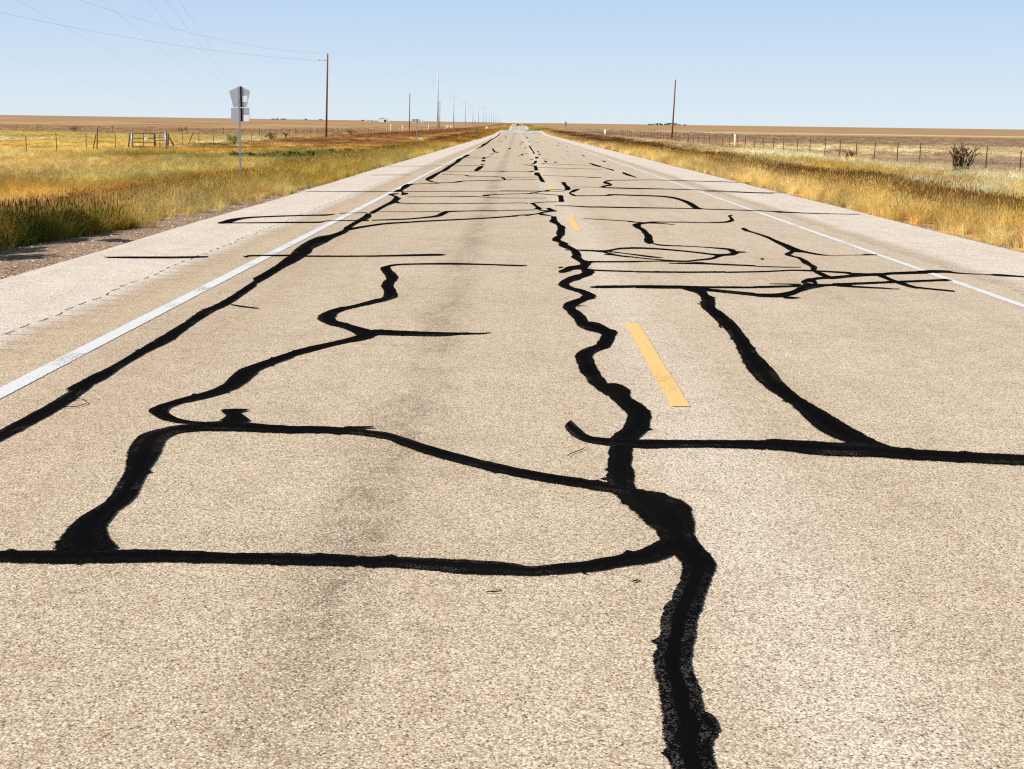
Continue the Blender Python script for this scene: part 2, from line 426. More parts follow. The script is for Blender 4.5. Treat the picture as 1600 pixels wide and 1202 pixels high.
# ------------------------------------------------------------------ object helpers
C = scene.collection
def tag(o, label=None, cat=None, group=None, kind=None):
    if label: o['label'] = label
    if cat: o['category'] = cat
    if group: o['group'] = group
    if kind: o['kind'] = kind
    return o
def thing(name, loc, label, cat, group=None, rz=0):
    o = bpy.data.objects.new(name, None)
    o.empty_display_size = .3
    C.objects.link(o)
    o.location = loc
    o.rotation_euler = (0, 0, rz)
    return tag(o, label, cat, group)
class MB:
    def __init__(s): s.v, s.f = [], []
    def add(s, v, f):
        n = len(s.v)
        s.v += [tuple(p) for p in v]
        s.f += [tuple(i + n for i in q) for q in f]
        return s
    def box(s, c, d, rz=0, taper=1.0):
        ca, sa = math.cos(rz), math.sin(rz)
        v = []
        for k in (-1, 1):
            tp = 1 if k < 0 else taper
            for i, j in ((-1, -1), (1, -1), (1, 1), (-1, 1)):
                x, y = i * d[0] / 2 * tp, j * d[1] / 2 * tp
                v.append((c[0] + x * ca - y * sa, c[1] + x * sa + y * ca, c[2] + k * d[2] / 2))
        return s.add(v, [(3, 2, 1, 0), (4, 5, 6, 7), (0, 1, 5, 4), (1, 2, 6, 5), (2, 3, 7, 6), (3, 0, 4, 7)])
    def tube(s, pts, radii, n=8):
        pts = [Vector(p) for p in pts]
        if not hasattr(radii, '__len__'): radii = [radii] * len(pts)
        v, f = [], []
        for i, p in enumerate(pts):
            d = (pts[min(i + 1, len(pts) - 1)] - pts[max(i - 1, 0)]).normalized()
            up = Vector((0, 0, 1)) if abs(d.z) < .9 else Vector((0, 1, 0))
            a = d.cross(up).normalized(); b = d.cross(a).normalized()
            for k in range(n):
                t = 2 * math.pi * k / n
                v.append(p + (a * math.cos(t) + b * math.sin(t)) * radii[i])
        for i in range(len(pts) - 1):
            for k in range(n):
                f.append((i * n + k, i * n + (k + 1) % n, (i + 1) * n + (k + 1) % n, (i + 1) * n + k))
        f.append(tuple(range(n - 1, -1, -1))); f.append(tuple(range((len(pts) - 1) * n, len(pts) * n)))
        return s.add(v, f)
    def prism(s, outline, y0, y1):                         # outline in x,z extruded in y
        n = len(outline)
        v = [(x, y0, z) for x, z in outline] + [(x, y1, z) for x, z in outline]
        f = [tuple(range(n)), tuple(range(2 * n - 1, n - 1, -1))] + [(i, i + n, (i + 1) % n + n, (i + 1) % n) for i in range(n)]
        return s.add(v, f)
    def build(s, name, m, parent=None, smooth=False):
        me = bpy.data.meshes.new(name)
        me.from_pydata(s.v, [], s.f)
        me.validate()
        import bmesh
        bm = bmesh.new(); bm.from_mesh(me)
        bmesh.ops.recalc_face_normals(bm, faces=bm.faces)
        bm.to_mesh(me); bm.free()
        if smooth: me.polygons.foreach_set('use_smooth', [True] * len(me.polygons))
        me.materials.append(m)
        o = bpy.data.objects.new(name, me)
        C.objects.link(o)
        if parent: o.parent = parent
        return o
def npmesh(name, verts, faces_flat, nper, m, attrs=None, parent=None, smooth=False):
    me = bpy.data.meshes.new(name)
    nv, nf = len(verts), len(faces_flat) // nper
    me.vertices.add(nv); me.vertices.foreach_set('co', np.asarray(verts, np.float32).ravel())
    me.loops.add(nf * nper); me.loops.foreach_set('vertex_index', np.asarray(faces_flat, np.int32).ravel())
    me.polygons.add(nf)
    me.polygons.foreach_set('loop_start', np.arange(0, nf * nper, nper, dtype=np.int32))
    me.update(calc_edges=True)
    if smooth: me.polygons.foreach_set('use_smooth', np.ones(nf, bool))
    for k, (typ, data) in (attrs or {}).items():
        a = me.attributes.new(k, typ, 'POINT')
        a.data.foreach_set('color' if 'COLOR' in typ else 'value', np.asarray(data, np.float32).ravel())
    me.materials.append(m)
    o = bpy.data.objects.new(name, me)
    C.objects.link(o)
    if parent: o.parent = parent
    return o
def copytree(o, loc, rz=None, scale=None, label=None):
    r = o.copy(); C.objects.link(r); r.location = loc
    if rz is not None: r.rotation_euler = (0, 0, rz)
    if scale: r.scale = scale
    if label: r['label'] = label
    for ch in o.children:
        c = ch.copy(); C.objects.link(c); c.parent = r
        for q in ch.children:
            d = q.copy(); C.objects.link(d); d.parent = c
    return r

# ------------------------------------------------------------------ ground cover colours
def mixc(a, b, t): return a * (1 - t[:, None]) + b * t[:, None]
def L(*c): return np.array(lin(*c))
GOLD, ORANGE, STRAW, PALE = L(206, 168, 84), L(198, 148, 70), L(222, 196, 130), L(234, 218, 170)
OLIVE, GREEN, REDB, BROWN = L(156, 138, 58), L(104, 112, 36), L(128, 76, 54), L(178, 144, 106)
TAN, DRY = L(206, 172, 126), L(184, 150, 104)
def cover(x, y):
    n = len(x)
    e = np.maximum(np.maximum(EL - x, x - ER), 0)
    a = fbm(x * .16, y * .07, 1); b = fbm(x * .5, y * .35, 9); c = fbm(x * .06, y * .018, 23); d = fbm(x * .03, y * .012, 31)
    N = lambda v, lo, hi: sstep((v - lo) / (hi - lo))
    left = x < 0
    one = np.ones(n)
    # left side
    cl = mixc(np.tile(GOLD, (n, 1)), STRAW, N(a, .45, .68))
    cl = mixc(cl, np.tile(ORANGE, (n, 1)), N(b, .50, .72) * .8 * (1 - N(e, 22, 30)))
    cl = mixc(cl, np.tile(OLIVE, (n, 1)), N(c, .58, .75) * .4)
    near = (1 - N(e, 1.8 + 2 * b, 4.5 + 2 * b))
    cl = mixc(cl, np.tile(OLIVE, (n, 1)) * (.75 + .5 * b[:, None]), near * .30 * (1 - N(y, 22, 70)))
    cl = mixc(cl, np.tile(GREEN, (n, 1)), near * .75 * (1 - N(y, 15, 17.5)))
    cl = mixc(cl, np.tile(L(206, 166, 112), (n, 1)), np.exp(-(((x + 9.5) / 3.0) ** 2 + ((y - 24) / 4.5) ** 2)) * .9)
    gp = np.exp(-(((x + 13) / 8) ** 2 + ((y - 98) / 20) ** 2)) + .8 * np.exp(-(((x + 27) / 5) ** 2 + ((y - 92) / 9) ** 2)) + .8 * np.exp(-(((x + 31) / 5) ** 2 + ((y - 140) / 14) ** 2))
    cl = mixc(cl, np.tile(GREEN, (n, 1)), np.clip(gp * 1.7 - .5 + (b - .5) * 1.6, 0, 1) * .85)
    cl = mixc(cl, np.tile(BROWN * .8, (n, 1)), N(b, .55, .7) * N(e, 4, 8) * (1 - N(e, 14, 20)) * .25)
    # pale band by the fence, pasture beyond it
    cl = mixc(cl, mixc(np.tile(STRAW, (n, 1)), PALE, N(a, .4, .6)), N(e, 26, 30) * .6)
    past = mixc(mixc(np.tile(L(222, 190, 108), (n, 1)), PALE, N(c, .45, .62)), L(176, 160, 92), N(y, 150, 205) * (1 - N(y, 240, 280)) * .5)
    past = mixc(past, np.tile(BROWN, (n, 1)), N(y + (c - .5) * 130, 205, 265))
    past = mixc(past, np.tile(TAN, (n, 1)), N(d, .5, .64) * N(y, 300, 420) * .8)
    past = mixc(past, np.tile(L(178, 148, 122), (n, 1)), N(y, 900, 2200) * .8)
    cl = mixc(cl, past, N(e, 29.8, 30.8))
    midb = N(y, 130, 175) * N(e, 9, 16) * (1 - N(e, 28, 31))
    cl = mixc(cl, np.tile(L(168, 118, 74), (n, 1)), midb * .8)
    red = N(y, 95, 160) * N(e, 3.6, 5.0) * (1 - N(e, 8, 11)) * N(b, .25, .5)
    red = np.maximum(red, N(y, 210, 280) * N(e, 13, 16) * (1 - N(e, 24, 30)) * .45)
    cl = mixc(cl, np.tile(REDB, (n, 1)), np.clip(red, 0, 1) * .9)
    cl = mixc(cl, np.tile(L(178, 138, 52), (n, 1)), N(y, 60, 120) * (1 - N(e, 2.8, 4.4)) * .8)
    # right side
    cr = mixc(np.tile(L(210, 170, 92), (n, 1)), np.tile(L(226, 192, 122), (n, 1)), N(b, .4, .6))
    cr = mixc(cr, mixc(np.tile(GOLD, (n, 1)), OLIVE, N(b, .38, .6)), N(e, 1.2, 2.6))
    cr = mixc(cr, np.tile(L(146, 96, 60), (n, 1)), N(e, 1.8, 3) * (1 - N(e, 4.8, 6.4)) * N(b, .44, .58) * .85)
    cr = mixc(cr, mixc(np.tile(L(220, 176, 84), (n, 1)), PALE, N(a, .40, .60)), N(e, 4.8, 7.5))
    cr = mixc(cr, np.tile(ORANGE, (n, 1)), N(b, .55, .7) * N(e, 5, 7) * (1 - N(e, 10, 13)) * .7)
    cr = mixc(cr, np.tile(PALE, (n, 1)), N(e, 10, 13.5) * .65)
    red = N(y, 75, 130) * N(e, 2.8, 4.4) * (1 - N(e, 8.0 + y * .006, 10.5 + y * .006)) * N(b, .3, .5)
    cr = mixc(cr, np.tile(REDB, (n, 1)), np.clip(red, 0, 1) * .9)
    cr = mixc(cr, np.tile(L(190, 152, 74), (n, 1)), N(y, 190, 300) * N(e, 9, 14) * .6)
    pr = np.tile(L(182, 150, 114), (n, 1))
    yy = y + (c - .5) * 60
    pr = mixc(pr, np.tile(L(226, 202, 146), (n, 1)), N(yy, 105, 125) * (1 - N(yy, 165, 200)))
    pr = mixc(pr, np.tile(L(220, 192, 140), (n, 1)), N(vnoise(yy / 75, x * .0022, 77), .60, .74) * N(yy, 210, 250) * (1 - N(yy, 800, 1100)) * .8)
    pr = mixc(pr, np.tile(L(184, 150, 110), (n, 1)), N(y, 900, 2200) * .7)
    cr = mixc(cr, pr, N(e, 15.0, 16.0))
    col = np.where(left[:, None], cl, cr)
    mot = fbm(x * 1.1, y * .55, 63, 3)
    mot2 = fbm(x * .28, y * .12, 71, 3)
    amp = np.where(e < 31, 1.0, .45) * np.where(y > 300, .5, 1.0)
    col = col * (1 + amp * ((mot - .5) * 1.1 + (mot2 - .5) * .7))[:, None]
    col = mixc(col, col * np.array([1.05, .84, .66]), N(fbm(x * .7, y * .3, 83, 3), .54, .66) * .5 * np.where(e < 31, 1, 0))
    # beyond the dip the banks are olive
    bank = N(y, 560, 700) * (1 - N(y, 1100, 1400)) * (1 - N(e, 8, 20))
    col = mixc(col, np.tile(L(170, 146, 74), (n, 1)), bank * .8)
    return col

# ------------------------------------------------------------------ terrain and road
def axis_x():
    a = [EL, -5.3, -5.8, -6.4, -7.2, -8, -9, -10, -11.5, -13, -15, -17, -20, -23, -26, -29, -32, -34, -34.9, -35.8, -38, -42]
    while a[-1] > -4500: a.append(a[-1] * 1.09)
    b = [EL + .3, 0, ER - .3, ER, 6.9, 7.4, 8, 9, 10, 11, 12.5, 14, 15.5, 17, 19, 21.2, 22.2, 24, 27, 31, 36, 42]
    while b[-1] < 4500: b.append(b[-1] * 1.09)
    return np.array(a[::-1] + b)
ax = axis_x()
ay = [-40, -20, -5]
while ay[-1] < 120: ay.append(ay[-1] + 2.0)
while ay[-1] < 420: ay.append(ay[-1] + 5.0)
while ay[-1] < 1250: ay.append(ay[-1] + 10.0)
while ay[-1] < 6500: ay.append(ay[-1] + 90.0)
ay = np.array(ay)
gx, gy = np.meshgrid(ax, ay)
gz = ground(gx, gy)
nx, ny = len(ax), len(ay)
idx = np.arange(nx * ny).reshape(ny, nx)
quads = np.stack([idx[:-1, :-1], idx[:-1, 1:], idx[1:, 1:], idx[1:, :-1]], -1).reshape(-1)
cc = cover(gx.ravel(), gy.ravel()) * GROUND_GAIN if 'GROUND_GAIN' in globals() else cover(gx.ravel(), gy.ravel()) * .86
gobj = npmesh('ground', np.stack([gx, gy, gz], -1).reshape(-1, 3), quads, 4, M_ground,
              {'cover': ('FLOAT_COLOR', np.hstack([cc, np.ones((len(cc), 1))]))}, smooth=True)
tag(gobj, kind='structure')

rx = np.array([EL, -4.2, -3.4, -2.8, -1, .9, 2.7, 4.45, 5.2, 5.9, ER])
ryy = np.concatenate([np.arange(-20, 250, 5.0), np.arange(250, 1260, 5.0)])
X_, Y_ = np.meshgrid(rx, ryy)
edgew = (fbm(Y_ * .9, Y_ * 0 + X_, 3) - .5) * .16
X2 = X_ + np.where((X_ == EL) | (X_ == ER), edgew, 0)
Z_ = roadz(Y_)
id2 = np.arange(X_.size).reshape(X_.shape)
q2 = np.stack([id2[:-1, :-1], id2[:-1, 1:], id2[1:, 1:], id2[1:, :-1]], -1).reshape(-1)
road = npmesh('road', np.stack([X2, Y_, Z_], -1).reshape(-1, 3), q2, 4, M_road, smooth=True)
tag(road, kind='structure')

def strip(name, xa, ya, xb, yb, wd, m, z, parent, step=1.0):
    n = max(2, int(math.hypot(xb - xa, yb - ya) / step) + 1)
    t = np.linspace(0, 1, n)
    x, y = xa + (xb - xa) * t, ya + (yb - ya) * t
    v, ac = [], []
    for k, s in enumerate((-.5, -.25, .25, .5)):
        jit = (fbm(y * 3, y * 0 + k * 9.1, 4) - .5) * .012
        v.append(np.stack([x + s * wd + jit, y, roadz(y) + z], -1))
        ac.append(np.full(n, abs(s) * 2 if abs(s) > .3 else 0.25))
    v = np.stack(v, 1).reshape(-1, 3); ac = np.stack(ac, 1).ravel()
    i = np.arange(n * 4).reshape(n, 4)
    q = np.stack([i[:-1, :-1], i[:-1, 1:], i[1:, 1:], i[1:, :-1]], -1).reshape(-1)
    return npmesh(name, v, q, 4, m, {'across': ('FLOAT', ac)}, parent)
tag(strip('edge_line', -2.83, -5, -2.83, 300, .125, M_white, .004, road), 'white edge line along the left shoulder')
tag(strip('edge_line', 4.47, -5, 4.47, 300, .10, M_white, .004, road), 'white edge line along the right shoulder')
y0 = onroad(1062, 636)[1]
xy = onroad(1060, 636)[0]
y1 = onroad(990, 510)[1]; print('dash', xy, y0, y1, onroad(990, 510)[0], 'lines', onroad(0, 620), onroad(1600, 478), onroad(606, 308), onroad(1178, 330))
for k in range(22):
    strip('centre_dash', xy + .012, y0 + 12.2 * k, xy + .012, y0 + 12.2 * k + 3.05, .112, M_yellow, .004, road, .25)

# ------------------------------------------------------------------ crack sealant
RIB = [0]
HW = .72
def crom(pts, per):
    pts = np.array(pts, float)
    if len(pts) < 2: return pts
    p = np.vstack([2 * pts[0] - pts[1], pts, 2 * pts[-1] - pts[-2]])
    out = []
    for i in range(len(pts) - 1):
        a, b, c, d = p[i], p[i + 1], p[i + 2], p[i + 3]
        n = per[i] if hasattr(per, '__len__') else per
        for t in np.linspace(0, 1, n, endpoint=False):
            v = .5 * ((2 * b) + (-a + c) * t + (2 * a - 5 * b + 4 * c - d) * t * t + (-a + 3 * b - 3 * c + d) * t ** 3)
            out.append(b + (c - b) * t if False else v)
    out.append(pts[-1])
    return np.array(out)
def ribbon(crop, pts, V, A, Q):
    ox, oy, s = crop
    W = []
    if len(pts[0]) == 4:
        E = [((ox + a / s, oy + b / s), (ox + c / s, oy + d / s)) for a, b, c, d in pts]
        W = [onroad(*p) + onroad(*q) for p, q in E]
    else:
        c = np.array([(ox + a / s, oy + b / s) for a, b, t in pts])
        th = np.array([t / s for a, b, t in pts])
        for i in range(len(c)):
            d = c[min(i + 1, len(c) - 1)] - c[max(i - 1, 0)]
            d = d / (np.hypot(*d) + 1e-9)
            n = np.array([d[1], -d[0]]) * (HW if th[i] < 1.3 else 1)
            if len(W) == 0 and n[1] > 0: pass
            a, b = c[i] + n * th[i] / 2, c[i] - n * th[i] / 2
            W.append(onroad(*a) + onroad(*b))
    W = np.array(W)
    seg = np.hypot(np.diff((W[:, 0] + W[:, 2]) / 2), np.diff((W[:, 1] + W[:, 3]) / 2))
    st = np.clip(.022 + .0007 * W[:-1, 1] ** 1.3, .02, .6)
    per = np.clip((seg / st).astype(int) + 1, 1, 140)
    w = crom(W, per)
    n = len(w)
    a, b = w[:, :2], w[:, 2:]
    u = b - a
    wid = np.hypot(u[:, 0], u[:, 1])[:, None] + 1e-6
    u = u / wid
    yb = w[:, 1]
    amp = np.minimum(.10 * wid[:, 0], .010 + .0002 * yb)
    sd = RIB[0] * 13
    j1 = (fbm(a[:, 0] * 22 + a[:, 1] * 5, a[:, 1] * 9, sd, 3) - .5) * 2 * amp
    j2 = (fbm(b[:, 0] * 22 - b[:, 1] * 5, b[:, 1] * 9, sd + 5, 3) - .5) * 2 * amp
    # here and there a spur of sealant dragged sideways
    for jj, pp in ((j1, a), (j2, b)):
        k = rng.random(n) < .035
        jj[k] += rng.random(k.sum()) * np.minimum(.35 * wid[k, 0], .03)
    grow = .03 * wid[:, 0]
    a = a - u * (j1 + grow)[:, None]
    b = b + u * (j2 + grow)[:, None]
    base = len(V)
    hmax = .004 + .000012 * yb
    lift = .005 + RIB[0] % 9 * .0003 + np.clip(yb - 60, 0, 1e9) * .00006
    prof = [(0, .0, 1.05), (.10, .5, .66), (.32, .85, .3), (.5, 1., .0), (.68, .85, .3), (.90, .5, .66), (1, .0, 1.05)]
    for i in range(n):
        zz = float(roadz(w[i, 1])) + lift[i]
        for t, h, ac in prof:
            p = a[i] + (b[i] - a[i]) * t
            V.append((p[0], p[1], zz + h * hmax[i]))
            A.append(ac + (.35 if i in (0, n - 1) and w[i, 1] < 40 else 0))
    m = len(prof)
    for i in range(n - 1):
        for k in range(m - 1):
            Q += [base + i * m + k, base + i * m + k + 1, base + (i + 1) * m + k + 1, base + (i + 1) * m + k]
    # rounded ends
    RIB[0] += 1
def seal(label, pieces, group=None):
    V, A, Q = [], [], []
    for crop, pts in pieces: ribbon(crop, pts, V, A, Q)
    o = npmesh('tar_seam', V, Q, 4, M_tar, {'across': ('FLOAT', A)})
    return tag(o, label, 'tar seam', group)
GRP = 'black sealant seams poured over the cracks of the road'
PX = (0, 0, 1); C6 = (0, 600, 3.2); C7 = (800, 600, 4); C8 = (900, 900, 4); C1 = (0, 360, 4); C5 = (550, 200, 5.333)
Z1 = (840, 470, 8); Z2 = (810, 300, 8); Z3 = (830, 370, 10); Z4 = (980, 330, 8); Z5 = (1130, 350, 8); Z6 = (1300, 390, 5.333); Z7 = (340, 260, 5.333); Z8 = (460, 390, 5.333)
Y1 = (200, 560, 4); Y2 = (1080, 430, 4); Y3 = (780, 250, 10); Y4 = (900, 240, 5.714); Y5 = (580, 200, 8); Y6 = (560, 640, 3.2); C9 = (770, 170, 13.333); C0 = (670, 160, 13.333); D6 = (1100, 170, 6.39)

seal('widest winding black seam running from the bottom edge up beside the yellow dashes', [
    (PX, [(1049, 1225, 1130, 1225), (1043, 1180, 1112, 1180), (1039, 1160, 1111, 1162), (1036, 1137, 1121, 1140), (1034, 1110, 1101, 1112), (1029, 1080, 1092, 1080), (1021, 1050, 1084, 1050),
          (1025, 1010, 1082, 1010), (1032, 975, 1087, 975), (1044, 940, 1100, 938), (1065, 900, 1114, 900), (1065, 885, 1117, 888), (1052, 868, 1107, 865), (1030, 842, 1085, 840),
          (1012, 822, 1083, 812), (985, 797, 1075, 790), (970, 785, 1056, 780), (963, 777, 1030, 771), (955, 769, 1000, 767), (951, 758, 993, 760), (948, 740, 989, 740), (949.5, 715, 986, 715),
          (952, 695, 992, 692), (957, 682, 1003, 682), (970, 672, 1012, 672), (978, 660, 1015, 660), (979, 650, 1016, 650), (972, 642, 1010, 638), (955, 625, 986, 622), (940, 612, 984, 610), (925, 603, 965, 600)]),
    (Z1, [(860, 1200, 1155, 1165), (780, 1140, 1040, 1110), (660, 1060, 900, 1060), (590, 960, 830, 980), (530, 890, 775, 900), (480, 780, 720, 790), (475, 710, 690, 720), (510, 650, 730, 650),
          (600, 600, 830, 610), (710, 560, 905, 585), (770, 490, 955, 480), (800, 430, 1003, 390)]),
    (Z1, [(860, 470, 1000, 385), (800, 430, 900, 355), (720, 400, 780, 290), (600, 370, 690, 272), (500, 325, 630, 262), (460, 250, 600, 205), (400, 190, 540, 150), (330, 110, 480, 110), (310, 85, 470, 80),
          (345, 40, 490, 40), (400, 15, 560, 10), (500, -20, 640, -15)]),
    (Z3, [(490, 1090, 690, 1100), (530, 1050, 720, 1070), (660, 1010, 800, 1030), (760, 960, 900, 990), (800, 925, 1020, 960)]),
    (Z3, [(860, 960, 1015, 945), (800, 920, 980, 905), (740, 880, 850, 850), (600, 840, 740, 820), (480, 800, 640, 800), (425, 770, 600, 770), (412, 755, 590, 740), (440, 725, 600, 732), (500, 680, 650, 705), (580, 640, 740, 680),
          (700, 600, 800, 650), (760, 590, 920, 610), (800, 565, 985, 555), (770, 520, 930, 525), (765, 480, 870, 490), (760, 430, 930, 430), (740, 400, 900, 390), (650, 345, 820, 370),
          (617, 322, 775, 320), (640, 290, 775, 290), (610, 225, 740, 225), (580, 205, 700, 200), (440, 150, 570, 130), (420, 95, 560, 105), (340, 68, 460, 60), (332, 42, 460, 30), (370, 0, 490, 5)]),
    (Z2, [(425, 605, 525, 600), (480, 560, 540, 560), (470, 520, 575, 540), (485, 480, 575, 480), (485, 440, 580, 440), (465, 410, 530, 410), (387, 375, 485, 365), (410, 340, 480, 350), (398, 318, 470, 310)]),
    (Z2, [(430, 312, 10), (390, 300, 10), (330, 290, 14), (280, 280, 22), (245, 275, 14), (280, 265, 12), (340, 252, 14), (400, 245, 12), (480, 244, 8)]),
    (Z2, [(340, 207, 380, 245), (395, 205, 440, 240), (430, 230, 485, 243)]),
    (Z2, [(400, 240, 8), (320, 236, 8), (250, 230, 12)]),
    (Z2, [(190, 218, 270, 225), (215, 200, 290, 205), (190, 175, 245, 180), (150, 150, 215, 155), (125, 148, 190, 140)]),
    (Z3, [(425, 555, 26), (500, 540, 56), (580, 510, 76), (660, 490, 60), (760, 480, 70), (820, 470, 80)]),
    (Z3, [(420, 490, 18), (500, 483, 12)]), (Z3, [(880, 485, 8), (940, 486, 8)]), (Z3, [(520, 213, 10), (590, 215, 10)]),
    (Z3, [(700, 1100, 14), (780, 1085, 8), (860, 1090, 4)]),
    (PX, [(1092, 1118, 14), (1104, 1130, 30), (1112, 1140, 26), (1121, 1144, 8)]),
], GRP)
seal('nearly level black seam crossing the lower left lane and curving up into the widest seam', [
    (C6, [(-500, 856, 44), (-60, 868, 46), (0, 872, 52), (250, 872, 60), (500, 870, 62), (800, 868, 58), (1200, 880, 50), (1600, 885, 56), (1790, 892, 50)]),
    (Y6, [(-10, 768, 48), (200, 770, 52), (400, 785, 60), (600, 797, 66), (750, 805, 58), (850, 815, 42), (950, 810, 46), (1150, 790, 50), (1350, 755, 60), (1450, 735, 80), (1530, 700, 90), (1600, 680, 80)]),
    (Y6, [(1110, 818, 10), (1140, 828, 6)]), (Y6, [(1365, 870, 6), (1390, 863, 8), (1410, 865, 4)]), (Y6, [(640, 922, 4), (720, 918, 4)])], GRP)
seal('thick black stem rising from the lower left seam and bending right across the lane', [
    (C6, [(255, 842, 600, 835), (300, 780, 535, 760), (370, 700, 550, 690), (440, 650, 590, 640), (530, 590, 670, 580), (590, 510, 710, 500), (620, 440, 755, 420), (640, 350, 800, 350), (660, 305, 825, 295), (690, 272, 840, 275),
          (735, 247, 865, 262), (820, 224, 900, 250), (910, 209, 970, 242), (1000, 205, 1060, 236)]),
    (Y1, [(400, 440, 36), (530, 430, 56), (650, 432, 58), (800, 440, 50), (1000, 450, 44), (1200, 452, 40), (1400, 462, 38), (1500, 475, 36), (1600, 492, 36)]),
    (Y6, [(0, 118, 26), (130, 135, 32), (220, 165, 40), (340, 205, 44), (500, 250, 44), (700, 300, 42), (900, 340, 44), (1100, 372, 44), (1300, 402, 44), (1360, 412, 50)]),
    (Y1, [(1350, 446, 20), (1440, 440, 12), (1535, 438, 8)]),
    (Y1, [(550, 402, 765, 404), (590, 382, 745, 385), (612, 366, 722, 360), (590, 345, 705, 345), (575, 328, 780, 327)])], GRP)
seal('S-shaped black seam in the left lane that loops back to a pointed bend', [
    (Y1, [(530, 408, 530, 440), (400, 402, 400, 418), (310, 380, 310, 408), (262, 357, 200, 384), (248, 337, 127, 337), (270, 312, 170, 308), (340, 285, 270, 276), (420, 268, 390, 240), (540, 240, 500, 212), (630, 210, 590, 170),
          (700, 180, 630, 130), (790, 110, 700, 75), (830, 75, 800, 40), (940, 30, 900, 5), (1040, -2, 985, -24)]),
    (Z8, [(-140, 920, 44), (0, 870, 46), (150, 830, 44), (300, 795, 36), (450, 760, 36), (560, 735, 56), (650, 705, 60), (700, 695, 44), (900, 702, 40), (1200, 710, 32), (1400, 705, 14), (1560, 705, 8), (1650, 695, 3)]),
    (Z8, [(540, 735, 700, 690), (470, 690, 560, 655), (380, 655, 440, 620), (280, 630, 360, 600), (200, 592, 335, 575), (195, 562, 345, 545), (250, 525, 390, 520), (320, 500, 450, 500), (500, 465, 620, 462), (660, 420, 760, 430),
          (730, 405, 848, 402), (745, 350, 856, 372), (722, 310, 830, 320), (740, 270, 825, 290), (765, 238, 862, 228), (712, 162, 800, 165), (760, 140, 805, 142)]),
    (Z8, [(780, 142, 14), (850, 130, 10), (1000, 124, 9), (1300, 122, 12), (1600, 128, 8), (1860, 137, 9), (1940, 137, 5)])], GRP)
seal('long straight black seam just inside the left white edge line', [
    (C6, [(-500, 512, -500, 626), (-60, 268, -60, 330), (0, 235, 0, 290), (180, 140, 200, 185), (300, 70, 330, 110), (400, 8, 470, 8)]),
    (C1, [(400, 1005, 480, 1005), (560, 918, 640, 940), (700, 850, 790, 842), (850, 760, 950, 750), (1000, 670, 1060, 700), (1150, 580, 1200, 597), (1250, 510, 1340, 508), (1400, 440, 1440, 460), (1600, 310, 1600, 350)]),
    (Z7, [(290, 940, 320, 985), (360, 903, 420, 930), (480, 832, 550, 850), (560, 770, 650, 800), (600, 745, 735, 748), (640, 700, 780, 715), (700, 655, 800, 685), (820, 595, 900, 640), (950, 570, 970, 598), (1040, 535, 1070, 555), (1060, 510, 1110, 515),
          (1130, 470, 1180, 470), (1210, 420, 1268, 432), (1240, 395, 1280, 400)]),
    (Y5, [(-20, 1075, 40, 1070), (0, 1050, 60, 1055), (130, 980, 180, 985), (240, 920, 300, 935), (290, 868, 375, 880)]),
    (Y5, [(340, 878, 26), (270, 850, 16), (215, 838, 14), (300, 828, 12), (340, 825, 8)]), (Y5, [(375, 840, 12), (400, 825, 30), (460, 825, 14)]), (Y5, [(370, 795, 14), (400, 815, 20)]),
    (Y5, [(270, 799, 6), (320, 790, 24), (370, 780, 34), (400, 750, 44), (450, 725, 44), (490, 712, 18), (560, 703, 7), (800, 697, 6), (870, 690, 5)]),
    (Z7, [(100, 1155, 6), (200, 1172, 8), (350, 1190, 6)])], GRP)
seal('black seam inside the left edge line, farther stretch that tapers towards the horizon', [
    (Y5, [(840, 692, 8), (790, 680, 10), (730, 665, 16), (690, 650, 34), (750, 620, 40), (800, 590, 34), (870, 550, 20), (930, 520, 36), (990, 480, 30), (1050, 440, 26), (1090, 410, 40), (1140, 380, 18), (1190, 350, 24), (1240, 338, 6)]),
    (Y5, [(830, 691, 8), (1000, 685, 6), (1090, 675, 14), (1200, 665, 7), (1600, 655, 6), (1760, 648, 4)]),
    (Y5, [(1310, 260, 6), (1370, 238, 14), (1400, 215, 26), (1440, 195, 18), (1500, 150, 14), (1540, 130, 10), (1600, 80, 12)]),
    (C0, [(1400, 735, 14), (1470, 650, 12), (1500, 620, 8)])], GRP)
seal('black seam crossing the right lane from a hooked end left of the widest seam', [
    (C7, [(345, 255, 60), (400, 310, 66), (470, 350, 40), (560, 365, 40), (640, 370, 42), (760, 378, 50), (900, 382, 50), (1200, 380, 42), (1600, 385, 46)]),
    (Y2, [(460, 1066, 58), (500, 1065, 62), (700, 1080, 76), (900, 1095, 80), (1100, 1100, 80), (1250, 1115, 70), (1400, 1130, 62), (1600, 1140, 60), (2000, 1160, 60), (2300, 1172, 60), (2900, 1194, 56)]),
    (Y2, [(0, 1058, 36), (200, 1063, 42), (480, 1066, 58)])], GRP)
seal('broad black diagonal sweeping down the right lane into the crossing seam', [
    (Z4, [(640, 962, 850, 950), (720, 990, 980, 972), (850, 1030, 1000, 1040), (912, 1080, 1070, 1080), (920, 1130, 1105, 1130)]),
    (Y2, [(58, 165, 152, 165), (62, 205, 146, 200), (110, 245, 190, 235), (175, 312, 250, 280), (220, 355, 290, 320), (270, 430, 365, 420), (310, 520, 420, 500), (370, 620, 510, 590), (440, 690, 590, 690),
          (560, 770, 700, 780), (660, 850, 840, 860), (740, 930, 980, 945), (840, 1000, 1120, 1020), (960, 1048, 1230, 1072), (1100, 1085, 1380, 1108)]),
    (Y2, [(185, 330, 12), (170, 318, 10)]), (Z4, [(870, 1165, 8), (930, 1170, 12)])], GRP)
